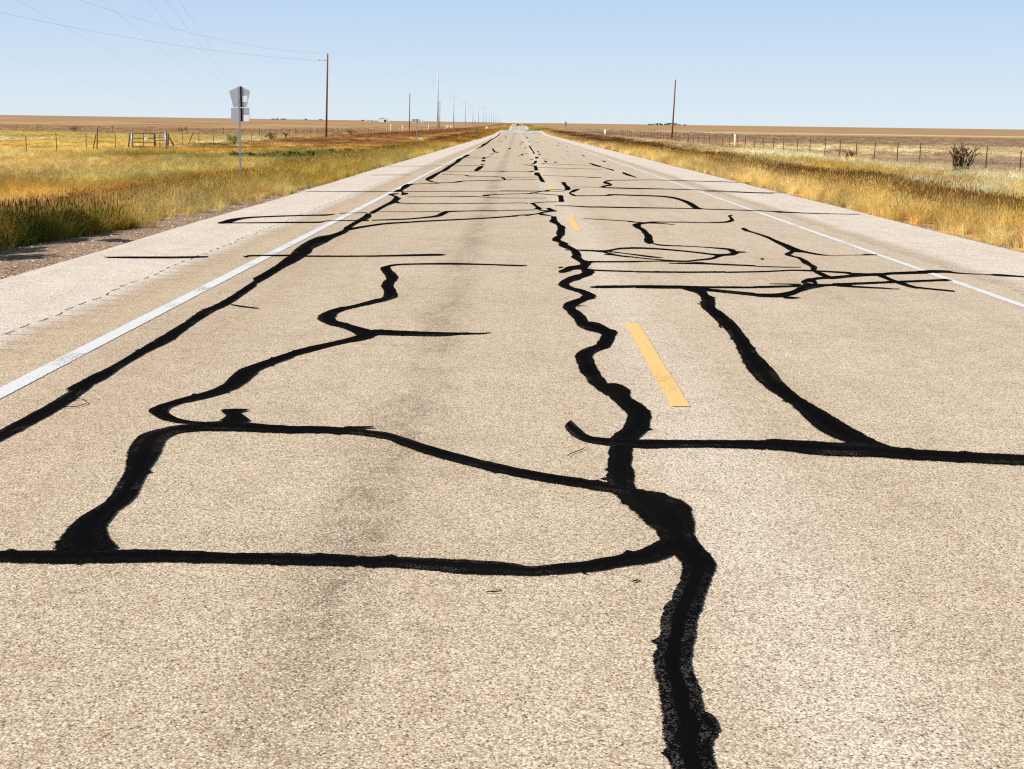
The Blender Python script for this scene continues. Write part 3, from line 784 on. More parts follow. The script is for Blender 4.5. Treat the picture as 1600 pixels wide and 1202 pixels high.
seal('dark level seam above the broad diagonal, ending at a crooked knot near the right line', [
    (Z3, [(890, 797, 4), (1000, 795, 22), (1150, 790, 34), (1600, 785, 32)]),
    (Z4, [(80, 950, 32), (600, 955, 34), (1000, 958, 20), (1600, 960, 16)]), (Z5, [(380, 797, 18), (850, 785, 18), (980, 778, 22)]),
    (Z4, [(850, 975, 30), (1100, 1000, 30), (1600, 1050, 36)]),
    (Z5, [(380, 893, 36), (600, 900, 44), (760, 890, 52), (880, 860, 56), (960, 820, 66), (1050, 785, 84), (1150, 780, 50), (1300, 770, 24), (1500, 765, 28), (1600, 770, 30)]),
    (Z5, [(975, 740, 34), (1050, 712, 44), (1110, 710, 50), (1150, 745, 50), (1130, 780, 50)]),
    (Z5, [(1080, 705, 30), (1180, 685, 26), (1280, 680, 20), (1350, 675, 26), (1600, 650, 18)]),
    (Z5, [(740, 925, 18), (850, 930, 20), (960, 928, 8)]), (Z5, [(575, 755, 5), (800, 758, 10), (970, 765, 14)]),
    (Z6, [(0, 297, 22), (150, 290, 16), (500, 275, 14), (880, 260, 14), (940, 258, 18), (1000, 262, 4)]),
    (Z6, [(30, 300, 18), (200, 315, 10), (400, 325, 8), (500, 332, 6), (560, 332, 6)])], GRP)
seal('jagged black seam zigzagging down to the right white edge line and out over it', [
    (Z5, [(225, 62, 14), (270, 75, 34), (330, 98, 16), (450, 135, 18), (560, 175, 26), (650, 220, 34), (750, 265, 44), (820, 300, 60), (900, 330, 50), (1000, 350, 24), (1150, 380, 16), (1290, 398, 8), (1400, 403, 3)]),
    (Z5, [(880, 335, 40), (830, 370, 36), (770, 388, 20), (820, 398, 18), (910, 422, 14), (960, 440, 34), (1000, 470, 54), (1060, 500, 46), (1100, 530, 44), (1130, 555, 80), (1120, 590, 50)]),
    (Z5, [(1130, 592, 30), (1230, 635, 46), (1320, 672, 40), (1400, 680, 18)]),
    (Z5, [(0, 610, 12), (500, 600, 12), (850, 585, 12), (1060, 588, 14), (1300, 600, 14), (1600, 618, 20)]), (Z6, [(120, 203, 12), (300, 210, 14), (340, 211, 10)]),
    (Z6, [(0, 240, 20), (180, 222, 18), (320, 212, 20), (420, 212, 24), (480, 203, 18), (700, 195, 20), (790, 190, 26), (900, 186, 20), (980, 190, 16), (1050, 200, 7), (1290, 213, 5), (1370, 215, 14), (1600, 230, 7), (1800, 240, 6)]),
    (Z6, [(380, 215, 24), (450, 240, 24), (520, 268, 22), (600, 292, 26), (660, 312, 18), (750, 325, 10), (1020, 352, 8)]),
    (Z6, [(0, 55, 3), (240, 50, 3), (270, 46, 8), (380, 48, 3)]), (Z5, [(460, 448, 6), (490, 443, 16), (510, 446, 6)])], GRP)
seal('long loop of thin black lines across the right lane like a flattened eye', [
    (Z3, [(730, 215, 14), (950, 225, 16), (1080, 232, 22), (1200, 225, 20), (1350, 195, 18), (1500, 185, 18), (1620, 182, 18)]),
    (Z4, [(40, 465, 14), (120, 466, 16), (350, 475, 14), (600, 495, 12), (850, 520, 12), (1080, 548, 14), (1200, 552, 16)]),
    (Z3, [(1100, 235, 20), (1250, 275, 26), (1400, 305, 16), (1600, 325, 14)]), (Z3, [(1200, 235, 14), (1450, 265, 12), (1600, 283, 10)]), (Z3, [(1120, 283, 8), (1200, 286, 12), (1400, 300, 10)]),
    (Z4, [(320, 410, 12), (430, 430, 12), (700, 442, 8), (950, 455, 8), (1130, 468, 12), (1240, 478, 18), (1300, 500, 46), (1345, 518, 58)]),
    (Z4, [(1395, 515, 20), (1340, 530, 44), (1270, 548, 24), (1200, 552, 22), (1120, 570, 34), (1080, 590, 24), (1000, 605, 16), (850, 620, 14), (740, 632, 14), (620, 630, 14), (400, 612, 10), (200, 595, 10), (0, 572, 10)]),
    (Z4, [(1385, 517, 14), (1500, 518, 4)]), (Z4, [(0, 538, 10), (250, 570, 14), (450, 590, 5)])], GRP)
seal('thin level black line just below the flattened loop in the right lane', [
    (Z3, [(900, 405, 30), (960, 400, 20), (1050, 398, 14), (1600, 397, 13)]), (Z4, [(0, 638, 12), (350, 632, 10), (600, 631, 12)]),
    (Z4, [(510, 655, 8), (700, 658, 12), (900, 654, 24), (1070, 665, 16), (1600, 688, 12)]), (Z5, [(380, 533, 10), (750, 545, 8), (970, 548, 8)])], GRP)
seal('thin level black line running right from the forked knot of the widest seam', [
    (Z3, [(880, 520, 30), (1000, 530, 18), (1250, 540, 16), (1600, 550, 14)]), (Z4, [(80, 763, 12), (700, 768, 14), (1230, 766, 13)])], GRP)
seal('short thick black stroke with a bent top in the right lane', [
    (Z4, [(0, 135, 8), (200, 148, 9), (450, 160, 8), (600, 175, 4)]),
    (Z4, [(460, 141, 9), (330, 141, 12), (270, 147, 16), (180, 158, 18), (100, 172, 24), (60, 178, 8)]),
    (Z4, [(60, 180, 165, 168), (90, 205, 170, 200), (150, 235, 230, 235), (190, 280, 270, 280), (215, 320, 305, 310), (210, 380, 320, 370), (250, 412, 330, 408)]),
    (Z4, [(400, 141, 8), (700, 143, 8), (1000, 148, 8), (1200, 143, 12), (1280, 128, 24), (1310, 112, 50), (1290, 85, 28), (1270, 68, 24), (1310, 55, 10)])], GRP)
seal('pale-thin crossing line that swells to a black wedge far down the right lane', [
    (Y4, [(-30, 380, 6), (240, 378, 6), (290, 373, 14), (350, 370, 8), (500, 375, 8), (740, 383, 9), (870, 398, 14), (960, 425, 20), (1010, 448, 30), (1060, 478, 36), (1100, 492, 14), (1135, 496, 6)]),
    (Y3, [(1260, 455, 8), (1180, 480, 36), (1130, 500, 26), (1100, 520, 26), (1140, 545, 26), (1190, 553, 8)])], GRP)
seal('thin crack line from the yellow dashes to the right edge line below the far wedge', [
    (Y3, [(860, 720, 6), (1100, 722, 12), (1400, 738, 14), (1600, 738, 14)]), (Y4, [(190, 479, 9), (500, 485, 8), (840, 490, 7), (1100, 496, 7), (1600, 512, 6)]),
    (D6, [(-20, 1004, 6), (480, 1018, 8), (680, 1028, 8), (740, 1032, 14), (820, 1036, 10), (1100, 1048, 6), (1560, 1058, 4)])], GRP)
seal('small S-shaped black squiggle far down the right lane', [
    (Y4, [(325, 240, 6), (270, 248, 10), (245, 260, 12), (290, 268, 16), (320, 280, 12), (260, 290, 10), (225, 298, 14), (262, 301, 10)]), (Y4, [(320, 240, 5), (700, 238, 4), (1150, 250, 5), (1600, 262, 4)])], GRP)
seal('longer and farther of two slanting black strokes far down the right lane', [
    (Y4, [(115, 85, 6), (170, 105, 14), (240, 125, 6), (300, 142, 8), (335, 152, 12)])], GRP)
seal('shorter and nearer of two slanting black strokes far down the right lane', [
    (Y4, [(415, 172, 14), (460, 190, 16), (540, 215, 6)])], GRP)
seal('straight black line over the left shoulder and lane, crossing the long seam', [
    (C1, [(650, 172, 5), (800, 172, 8), (1100, 172, 9), (1300, 168, 6)]), (Z7, [(215, 757, 8), (250, 755, 12), (280, 748, 10), (640, 745, 12)]),
    (Z8, [(30, 52, 10), (90, 58, 9), (600, 58, 9), (1150, 47, 14), (1260, 48, 5)])], GRP)
seal('curved thin seam on the left shoulder with a dark wedge near the gravel', [
    (Z7, [(0, 475, 8), (40, 470, 18), (100, 458, 30), (180, 440, 16), (280, 428, 10), (500, 418, 8), (780, 410, 8), (900, 408, 10), (980, 400, 4)]),
    (Z7, [(60, 475, 6), (600, 470, 8), (840, 468, 10), (900, 458, 6), (1050, 455, 6), (1260, 455, 7)])], GRP)
seal('thin seam from the left long seam swelling to a black lens in mid lane', [
    (Y5, [(0, 1158, 10), (400, 1145, 12), (600, 1130, 12), (800, 1108, 20), (870, 1085, 40), (930, 1060, 34), (1000, 1048, 12), (1300, 1040, 9), (1600, 1038, 8)]), (Y3, [(0, 797, 8), (300, 790, 8), (560, 785, 8)])], GRP)
seal('thin rising seam from the left long seam to the first zigzag of the widest seam', [
    (Z7, [(1080, 530, 16), (1250, 500, 12), (1400, 480, 10), (1600, 468, 9)]), (C5, [(480, 788, 8), (600, 780, 8), (1100, 755, 7), (1380, 735, 8)]), (Y3, [(200, 880, 12), (360, 865, 12), (430, 868, 18), (560, 850, 12), (660, 838, 18)])], GRP)
seal('thin seam branching right below the notch in the left edge line', [
    (Y5, [(300, 925, 30), (340, 935, 20), (380, 942, 10), (550, 950, 8), (1000, 948, 6), (1600, 943, 6)]), (Y3, [(-10, 681, 7), (350, 675, 7), (450, 685, 9)]), (Y3, [(500, 680, 9), (700, 663, 8), (920, 658, 6)]),
    (Y3, [(925, 660, 1015, 658), (928, 610, 1003, 610), (910, 558, 995, 556)])], GRP)
seal('slender seam with two dark beads left of the far yellow dash', [
    (Y5, [(1390, 848, 14), (1460, 845, 16), (1500, 838, 8), (1600, 832, 6)]), (Y3, [(-10, 541, 7), (430, 530, 8), (500, 523, 18), (550, 516, 10), (690, 490, 10), (740, 488, 24), (790, 475, 10), (830, 470, 6), (920, 465, 5), (1030, 485, 5)]),
    (Y3, [(530, 520, 7), (650, 535, 6), (910, 552, 8)]), (Y3, [(0, 485, 5), (400, 487, 6), (690, 492, 6)])], GRP)
seal('short black block right of the far yellow dash', [(Y3, [(1020, 478, 1100, 474), (1025, 440, 1110, 435), (1000, 400, 1060, 400), (975, 372, 1042, 370), (960, 354, 1035, 352)])], GRP)
seal('slim tilted black seam in the middle distance left of the yellow dashes', [
    (Y3, [(645, 342, 722, 355), (620, 300, 680, 290), (600, 255, 660, 260), (545, 235, 635, 220), (560, 198, 625, 200)]), (Y3, [(548, 168, 612, 162), (545, 130, 597, 125), (530, 93, 585, 92)]),
    (Y3, [(370, 78, 4), (450, 82, 10), (540, 95, 10)]), (Y3, [(490, 65, 10), (545, 60, 20), (560, 35, 40), (590, 25, 20)]), (Y3, [(440, 187, 6), (500, 185, 14), (540, 180, 10)]),
    (C9, [(880, 1025, 26), (915, 1025, 40), (950, 1012, 16)]), (C9, [(745, 790, 26), (775, 795, 26), (790, 830, 30), (825, 870, 22), (845, 910, 28), (865, 945, 24)])], GRP)
seal('short slanting black block far up the middle of the left lane', [
    (Y5, [(1290, 535, 24), (1310, 530, 30), (1350, 505, 40), (1395, 485, 16)])], GRP)
seal('small black hook-shaped stroke far up the middle of the left lane', [(Y5, [(1520, 260, 20), (1530, 285, 20), (1550, 302, 16), (1590, 308, 6)])], GRP)
# hairline cracks that cross the whole road farther out
hair = [(Y5, [(-60, 797, 5), (500, 797, 6), (1600, 793, 6), (2400, 796, 4)]), (Z7, [(730, 210, 3), (1400, 212, 5)]), (Y5, [(440, 865, 5), (940, 862, 6), (1200, 860, 10), (1320, 862, 8), (1600, 878, 5), (2200, 880, 4)]),
        (Y5, [(70, 1052, 5), (870, 1050, 6)]), (Z7, [(1010, 395, 5), (1240, 388, 6)]), (Y5, [(0, 592, 4), (480, 590, 4)]), (Y5, [(220, 482, 3), (800, 478, 3), (1300, 475, 5), (1420, 480, 5)]),
        (Y5, [(950, 543, 4), (1600, 543, 6)]), (Y5, [(880, 585, 3), (1140, 590, 5), (1200, 600, 14), (1260, 605, 6), (1600, 612, 6)]), (Y5, [(1140, 373, 3), (1600, 378, 3)]),
        (Y3, [(0, 598, 3), (540, 600, 3)]), (Y3, [(0, 180, 6), (50, 180, 14), (120, 185, 6), (440, 187, 5)]), (Y3, [(20, 270, 10), (80, 295, 30), (150, 315, 8), (600, 305, 5)]), (Y3, [(100, 275, 5), (600, 270, 5)]),
        (Y3, [(680, 245, 4), (1300, 268, 6), (1400, 275, 12), (1600, 280, 6)]), (Y3, [(600, 120, 4), (1600, 150, 4)]), (Y3, [(640, 60, 3), (1600, 92, 4)]), (Y3, [(1130, 425, 5), (1570, 432, 5)]),
        (Y4, [(200, 302, 5), (330, 308, 8), (600, 315, 8), (1050, 325, 7), (1600, 350, 6)]), (Y4, [(1600, 350, 5), (1900, 355, 4)]), (D6, [(0, 825, 5), (700, 850, 4)]), (Y4, [(60, 583, 3), (200, 590, 6), (520, 610, 6)]),
        (C6, [(290, 122, 2), (380, 120, 2.5), (430, 105, 4), (430, 92, 4), (400, 82, 2.5), (340, 90, 2)]), (C7, [(340, 465, 3), (380, 440, 4), (410, 430, 4), (460, 408, 3)])]
HW = .55
V, A, Q = [], [], []
for crop, pts in hair: ribbon(crop, pts, V, A, Q)
hc = npmesh('hairline_cracks', V, Q, 4, M_tar, {'across': ('FLOAT', A)}, road)
tag(hc, 'dark hairline cracks crossing the farther road')
# small separate blots of sealant in the far road
blots = [(C9, [(795, 765, 10), (820, 768, 14)]), (C9, [(915, 885, 8), (945, 900, 22), (965, 910, 8)]), (C9, [(945, 965, 12), (980, 950, 20), (1005, 950, 6)]), (C9, [(760, 1070, 6), (800, 1058, 14), (845, 1055, 10)]),
         (C9, [(510, 990, 6), (570, 970, 10), (610, 962, 30), (640, 945, 10), (740, 930, 5)]), (C9, [(320, 832, 14), (350, 830, 22), (380, 825, 8)]), (C9, [(650, 830, 8), (690, 825, 14), (700, 805, 12), (670, 790, 8)]),
         (C9, [(560, 745, 10), (590, 735, 20)]), (C9, [(590, 690, 14), (620, 705, 18), (640, 715, 8)]), (C9, [(640, 540, 8), (690, 590, 12), (710, 605, 20), (740, 622, 8)]), (C9, [(250, 620, 12), (275, 590, 16), (290, 570, 8)]),
         (C9, [(130, 690, 8), (160, 680, 10), (190, 672, 14), (215, 690, 6)]), (C9, [(815, 655, 14), (830, 665, 12)]), (C9, [(750, 690, 10), (790, 688, 8)]), (C9, [(1070, 1095, 20), (1105, 1105, 30), (1130, 1125, 16)]),
         (C9, [(1050, 1047, 10), (1090, 1050, 8)]), (C9, [(1110, 1062, 6), (1165, 1073, 8)]), (C9, [(1280, 1120, 14), (1310, 1120, 22), (1330, 1120, 8)]), (C9, [(1360, 712, 12), (1395, 722, 12)]), (C9, [(1320, 765, 10), (1350, 765, 12), (1380, 775, 6)]),
         (C9, [(1530, 785, 8), (1560, 795, 8)]), (C9, [(1540, 885, 8), (1580, 905, 12)]), (C9, [(1400, 1010, 5), (1500, 1065, 6)]), (C9, [(880, 712, 8), (960, 700, 5)]), (Y4, [(55, 15, 8), (80, 30, 6)]), (Y4, [(235, 68, 8), (262, 72, 8)]),
         (Y3, [(675, 60, 10), (710, 57, 8)]), (Y5, [(1370, 455, 14), (1420, 462, 8)]), (Y5, [(1380, 412, 20), (1425, 412, 18)]), (Y5, [(1380, 382, 10), (1410, 378, 26), (1430, 373, 8)]),
         (Y5, [(1430, 370, 5), (1500, 350, 6)]), (Y5, [(1480, 335, 6), (1530, 318, 10)])]
for crop, pts in blots:
    V, A, Q = [], [], []
    ribbon(crop, pts, V, A, Q)
    tag(npmesh('sealant_blot', V, Q, 4, M_tar, {'across': ('FLOAT', A)}), 'tiny black sealant blot on the far, narrowing stretch of the road', 'sealant blot', 'small sealant blots far down the road')

# mirror strip put in for the heat mirage where the far road crests
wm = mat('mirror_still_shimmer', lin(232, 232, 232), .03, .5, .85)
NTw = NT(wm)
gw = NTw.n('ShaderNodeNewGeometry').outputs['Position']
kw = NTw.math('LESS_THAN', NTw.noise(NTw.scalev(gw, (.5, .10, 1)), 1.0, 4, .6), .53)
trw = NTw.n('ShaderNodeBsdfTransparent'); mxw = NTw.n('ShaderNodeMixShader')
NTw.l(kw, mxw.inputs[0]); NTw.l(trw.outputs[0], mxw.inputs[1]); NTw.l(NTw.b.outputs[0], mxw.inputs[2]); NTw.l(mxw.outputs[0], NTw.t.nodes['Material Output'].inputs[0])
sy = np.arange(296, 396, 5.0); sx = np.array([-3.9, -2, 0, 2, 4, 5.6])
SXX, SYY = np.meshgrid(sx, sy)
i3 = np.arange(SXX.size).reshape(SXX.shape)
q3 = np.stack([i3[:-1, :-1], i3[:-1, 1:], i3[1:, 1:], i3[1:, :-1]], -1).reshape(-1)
tag(npmesh('mirage_strip', np.stack([SXX, SYY, roadz(SYY) + .03], -1).reshape(-1, 3), q3, 4, wm), kind='structure')

# ------------------------------------------------------------------ grass
tcol = bpy.data.collections.new('tufts')                   # source tufts, not linked to the scene: only the instances show
def tuft(name, nb, h0, h1, spread, wd, lean, heads=0, headcol=(.55, .40, .34), flat=False):
    r = np.random.default_rng(abs(hash(name)) % 1000 if False else sum(map(ord, name)))
    V, A, T, Q = [], [], [], []
    for b in range(nb):
        a = r.random() * 6.283; rr = spread * math.sqrt(r.random())
        x, y = rr * math.cos(a), rr * math.sin(a)
        h = h0 + (h1 - h0) * r.random()
        la = a + r.normal() * .9; ll = lean * h * (.3 + r.random())
        wa = r.random() * 6.283; dx, dy = math.cos(wa) * wd / 2, math.sin(wa) * wd / 2
        n = len(V); t = .82 + .36 * r.random(); tn = (t, t * (.96 + .08 * r.random()), t * (.9 + .2 * r.random()), 1)
        for k, (f, ws) in enumerate(((0, 1), (.5, .8), (1, .15))):
            bx, by, bz = x + math.cos(la) * ll * f * f, y + math.sin(la) * ll * f * f, h * f * (1 - .12 * f)
            for s in (-1, 1):
                V.append((bx + s * dx * ws, by + s * dy * ws, bz - (.03 if k == 0 else 0))); A.append(f); T.append(tn)
        Q += [n, n + 1, n + 3, n + 2, n + 2, n + 3, n + 5, n + 4]
        if b < heads:
            bx, by, bz = x + math.cos(la) * ll, y + math.sin(la) * ll, h * .88
            for q in range(2):
                n = len(V); ca, sa = math.cos(wa + q * 1.57) * wd * 1.6, math.sin(wa + q * 1.57) * wd * 1.6
                for p in ((bx, by, bz - .05), (bx + ca, by + sa, bz), (bx, by, bz + .07), (bx - ca, by - sa, bz)):
                    V.append(p); A.append(1); T.append((*headcol, 1))
                Q += [n, n + 1, n + 2, n + 3]
    o = npmesh(name, V, Q, 4, M_grass, {'along': ('FLOAT', A), 'tone': ('FLOAT_COLOR', T)})
    C.objects.unlink(o)
    tcol.objects.link(o)
    return o
tuft('a_fine_tuft', 60, .20, .50, .16, .0065, .55)
tuft('b_tall_tuft', 46, .34, .70, .14, .006, .45, 12, (.85, .80, .72))
tuft('c_seed_tuft', 34, .30, .64, .16, .006, .40, 20, (.60, .40, .36))
tuft('d_leafy_tuft', 64, .12, .34, .20, .013, .9)
tuft('e_short_tuft', 34, .10, .26, .20, .010, .8)
tuft('f_wide_patch', 90, .16, .36, .75, .022, .6)
tuft('g_wide_seeds', 90, .22, .48, .75, .020, .5, 30, (.70, .52, .46))

def grass_object(name, label, x, y, scale, kind, tint, hj=.25):
    z = ground(x, y)
    n = len(x)
    me = bpy.data.meshes.new(name)
    me.vertices.add(n); me.vertices.foreach_set('co', np.stack([x, y, z], -1).astype(np.float32).ravel())
    def attr(k, typ, dat, f='value'):
        a = me.attributes.new(k, typ, 'POINT'); a.data.foreach_set(f, dat.ravel())
    rot = np.stack([rng.normal(size=n) * .08, rng.normal(size=n) * .08 + .10, rng.random(n) * 6.283], -1).astype(np.float32)
    sc = scale * (1 + (rng.random(n) - .5) * 2 * hj)
    attr('rot', 'FLOAT_VECTOR', rot, 'vector')
    attr('scl', 'FLOAT', sc.astype(np.float32))
    attr('pick', 'INT', kind.astype(np.int32))
    t = tint * (1 + (rng.random((n, 1)) - .5) * .62) * (1 + (rng.random((n, 3)) - .5) * .08)
    attr('tint', 'FLOAT_COLOR', np.hstack([t, np.ones((n, 1))]).astype(np.float32), 'color')
    o = bpy.data.objects.new(name, me); C.objects.link(o)
    ng = bpy.data.node_groups.new(name, 'GeometryNodeTree')
    ng.interface.new_socket('Geometry', in_out='INPUT', socket_type='NodeSocketGeometry')
    ng.interface.new_socket('Geometry', in_out='OUTPUT', socket_type='NodeSocketGeometry')
    N = ng.nodes.new; Lk = ng.links.new
    gi, go = N('NodeGroupInput'), N('NodeGroupOutput')
    ci = N('GeometryNodeCollectionInfo'); ci.inputs['Collection'].default_value = tcol
    ci.inputs['Separate Children'].default_value = True; ci.inputs['Reset Children'].default_value = True
    ip = N('GeometryNodeInstanceOnPoints'); ip.inputs['Pick Instance'].default_value = True
    def na(nm, ty):
        q = N('GeometryNodeInputNamedAttribute'); q.data_type = ty; q.inputs['Name'].default_value = nm
        return [s for s in q.outputs if s.enabled and s.name == 'Attribute'][0]
    Lk(gi.outputs[0], ip.inputs['Points']); Lk(ci.outputs[0], ip.inputs['Instance'])
    Lk(na('pick', 'INT'), ip.inputs['Instance Index']); Lk(na('rot', 'FLOAT_VECTOR'), ip.inputs['Rotation']); Lk(na('scl', 'FLOAT'), ip.inputs['Scale'])
    Lk(ip.outputs[0], go.inputs[0])
    md = o.modifiers.new('scatter', 'NODES'); md.node_group = ng
    return tag(o, label, 'grass', kind='stuff')

def scatter(x0, x1, ya, yb, dens):
    n = int((x1 - x0) * (yb - ya) * dens)
    x = x0 + (x1 - x0) * rng.random(n); y = ya + (yb - ya) * rng.random(n)
    return x, y
def band(side, ya, yb, dens, xlim):
    if side < 0: x, y = scatter(-min(xlim, .44 * yb + 8), EL - .02, ya, yb, dens)
    else: x, y = scatter(ER + .02, min(xlim, .44 * yb + 8), ya, yb, dens)
    k = np.abs(x) < .435 * y + 7
    return x[k], y[k]
def build_side(side):
    XS, YS, SC, KD = [], [], [], []
    for ya, yb, dens, xlim, smul in ((6, 30, 26, 30, 1.0), (30, 60, 17, 45, 1.05), (60, 110, 8, 60, 1.15), (110, 200, 2.6, 95, 0), (200, 420, .75, 190, 1), (420, 800, .10, 80, 2)):
        x, y = band(side, ya, yb, dens, xlim)
        e = np.maximum(EL - x, x - ER)
        b = fbm(x * .5, y * .35, 9); a = fbm(x * .16, y * .07, 1)
        r = rng.random(len(x))
        thin = fbm(x * 1.1, y * 1.1, 51)
        if side < 0:
            gravel = np.interp(y, [0, 14, 16.3, 19, 22, 27, 33, 60], [2.1, 1.9, 1.45, .8, .5, .35, .1, .02]) + (fbm(x * 0 + 3, y * .7, 8) - .5) * .7
            keep = (e > gravel) | ((e > gravel * .4) & (r < .03))
            keep &= ~((thin < .30) & (e > 4) & (r < .75))
            pasture = e > 30.2
            frac = .30
        else:
            keep = e > .12 + .25 * b
            keep &= ~((thin < .26) & (e > 3) & (r < .6))
            pasture = e > 15.6
            frac = .22
        keep &= ~(pasture & (r > .55))
        x, y, e, b, a, pasture, r = x[keep], y[keep], e[keep], b[keep], a[keep], pasture[keep], r[keep]
        q = rng.random(len(x))
        k = np.where(q < .45, 0, np.where(q < .78, 1, 3))
        seedy = (b > (.48 if side < 0 else .44)) & (e > 1.6) & (e < (7 if side < 0 else 6)) & (q < (.35 if side < 0 else .65))
        k = np.where(seedy, 2, k)
        k = np.where(pasture, 4, k)
        if side < 0:
            k = np.where((e < 3.5) & (q < .22), 3, k)
        s = np.full(len(x), 1.0) * (.62 + .45 * a) * ((.80 - .22 * sstep((e - 3) / 6)) * np.interp(y, [14, 40], [.72, .95]) if side < 0 else .80)
        s = np.where(e < .9, s * .75, s)
        if ya >= 110:
            k = np.where(b > .52, 6, 5)
            s = s * (1.0 if smul == 0 else 1.15 if smul == 1 else 1.8)
            s = np.where(pasture, s * .7, s)
        else:
            s = s * smul
            s = np.where(pasture, s * .8, s)
        XS.append(x); YS.append(y); SC.append(s); KD.append(k)
    x, y, s, k = map(np.concatenate, (XS, YS, SC, KD))
    jx, jy = x + rng.normal(size=len(x)) * .4, y + rng.normal(size=len(x)) * .8
    jx = np.where(side < 0, np.minimum(jx, EL - .01), np.maximum(jx, ER + .01))
    tint = cover(jx, jy) * GRASS_GAIN
    print('grass', side, len(x))
    return x, y, s, k, tint
GRASS_GAIN = np.array([1.10, 1.20, 1.28])
x, y, s, k, t = build_side(-1)
t = t * np.array([1.12, 1.12, 1.09])
grass_object('grass', 'golden and olive roadside grass left of the road, thinning to pale pasture behind the gate', x, y, s, k, t)
x, y, s, k, t = build_side(1)
t = t * np.array([.99, 1.06, 1.18])
grass_object('grass', 'straw-coloured roadside grass right of the road, up to and behind the fence', x, y, s, k, t)
# tall weeds leaning over the gravel in the near left corner
n = 650
wy = 12.8 + rng.random(n) ** 1.4 * 6.5; wx = EL - np.interp(wy, [12.8, 16.3, 19, 22], [2.0, 1.5, .85, .6]) - np.abs(rng.normal(size=n)) * .42 + .05
wt = np.tile(L(118, 120, 40), (n, 1)) * (.7 + .6 * rng.random((n, 1)))
wt = np.where(rng.random((n, 1)) < np.interp(wy, [14, 17, 19], [.15, .5, .8])[:, None], L(186, 150, 64), wt)
ws = np.interp(wy, [12.8, 15, 18, 21.5], [.86, .84, .66, .5])
grass_object('weeds', 'tall dark green weeds at the gravel edge in the left foreground', wx, wy, ws, np.where(rng.random(n) < .5, 1, 3), wt)

# loose stones on the gravel margin
pm = noisy('pale_gravel_stone', lin(150, 124, 106), lin(214, 196, 180), 20, .9, .2)
V, Q = [], []
for i in range(900):
    yy = 9 + 26 * random.random() ** 1.3
    xx = EL - .05 - random.random() * np.interp(yy, [9, 20, 36], [1.6, 1.0, .4])
    sz = .008 + .022 * random.random() ** 3
    zz = g(xx, yy); n0 = len(V); th = random.random() * 6.28
    for kx, ky, kz in ((1, 0, 0), (0, 1, 0), (-1, 0, 0), (0, -1, 0), (0, 0, .8)):
        cx, cy = kx * math.cos(th) - ky * math.sin(th), kx * math.sin(th) + ky * math.cos(th)
        V.append((xx + cx * sz * (.7 + .6 * random.random()), yy + cy * sz * (.7 + .6 * random.random()), zz + kz * sz - .001))
    Q += [n0, n0 + 1, n0 + 4, n0 + 1, n0 + 2, n0 + 4, n0 + 2, n0 + 3, n0 + 4, n0 + 3, n0, n0 + 4]
tag(npmesh('gravel', V, Q, 3, pm), 'loose pale stones scattered on the left gravel margin', 'gravel', kind='stuff')

# ------------------------------------------------------------------ signs, poles, wires
def ztop(px, py, Y): return P(px, py, Y).z
SYD = 37.6
b_ = P(378, 292, SYD); t_ = P(375, 136, SYD)
gz_ = g(b_.x, SYD)
sg = thing('road_sign', (b_.x, SYD, gz_ - .1), 'grey back of a five-sided route sign over a square plate on a galvanised post', 'road sign')
H = t_.z - gz_ + .1
tilt = (t_.x - b_.x) / H
def sgx(z): return tilt * z
pst = MB()
PXO = -.022
pst.add([(sgx(z_) + PXO + dx_, dy_, z_) for z_ in (0, H) for dx_, dy_ in ((-.029, -.034), (.029, -.034), (.022, -.002), (-.022, -.002))],
        [(3, 2, 1, 0), (4, 5, 6, 7), (0, 1, 5, 4), (1, 2, 6, 5), (2, 3, 7, 6), (3, 0, 4, 7)])
pst.build('post', M_galv, sg)
def sp(px, py):
    p = P(px, py, SYD)
    return (p.x - b_.x, p.z - gz_ + .1)
q = lambda a, b: (340 + a / 6.675, 120 + b / 6.675)
pen = [sp(*q(235, 96)), sp(*q(340, 150)), sp(*q(302, 320)), sp(*q(164, 320)), sp(*q(120, 150))]
MB().prism(pen, .002, .006).build('route_shield', M_alu, sg)
pl = [sp(*q(140, 326)), sp(*q(332, 326)), sp(*q(332, 468)), sp(*q(140, 468))]
MB().prism(pl, .002, .006).build('lower_plate', M_alu, sg)
for a in ((256, 200, 312, 266), (266, 400, 330, 466)):
    o4 = [sp(*q(a[0], a[1])), sp(*q(a[2], a[1])), sp(*q(a[2], a[3])), sp(*q(a[0], a[3]))]
    MB().prism(o4, -.0025, .0015).build('sticker', M_sticker, sg)
bk = MB()  # thin flat black strip set on the plates beside the post
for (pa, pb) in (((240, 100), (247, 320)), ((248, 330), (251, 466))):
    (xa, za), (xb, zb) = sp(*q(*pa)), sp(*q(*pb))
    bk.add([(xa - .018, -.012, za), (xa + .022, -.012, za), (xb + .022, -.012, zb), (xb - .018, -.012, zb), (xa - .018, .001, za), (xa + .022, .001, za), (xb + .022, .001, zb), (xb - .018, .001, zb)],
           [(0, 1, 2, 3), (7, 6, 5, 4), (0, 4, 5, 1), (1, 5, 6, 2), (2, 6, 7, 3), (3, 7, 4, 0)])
bk.build('black_bar', M_dark, sg)
for (a, b2) in ((226, 118), (228, 305), (231, 345), (233, 455)):
    x4, z4 = sp(*q(a, b2)); MB().tube([(x4, -.044, z4), (x4, -.034, z4)], .012, 6).build('bolt', M_alu, sg)

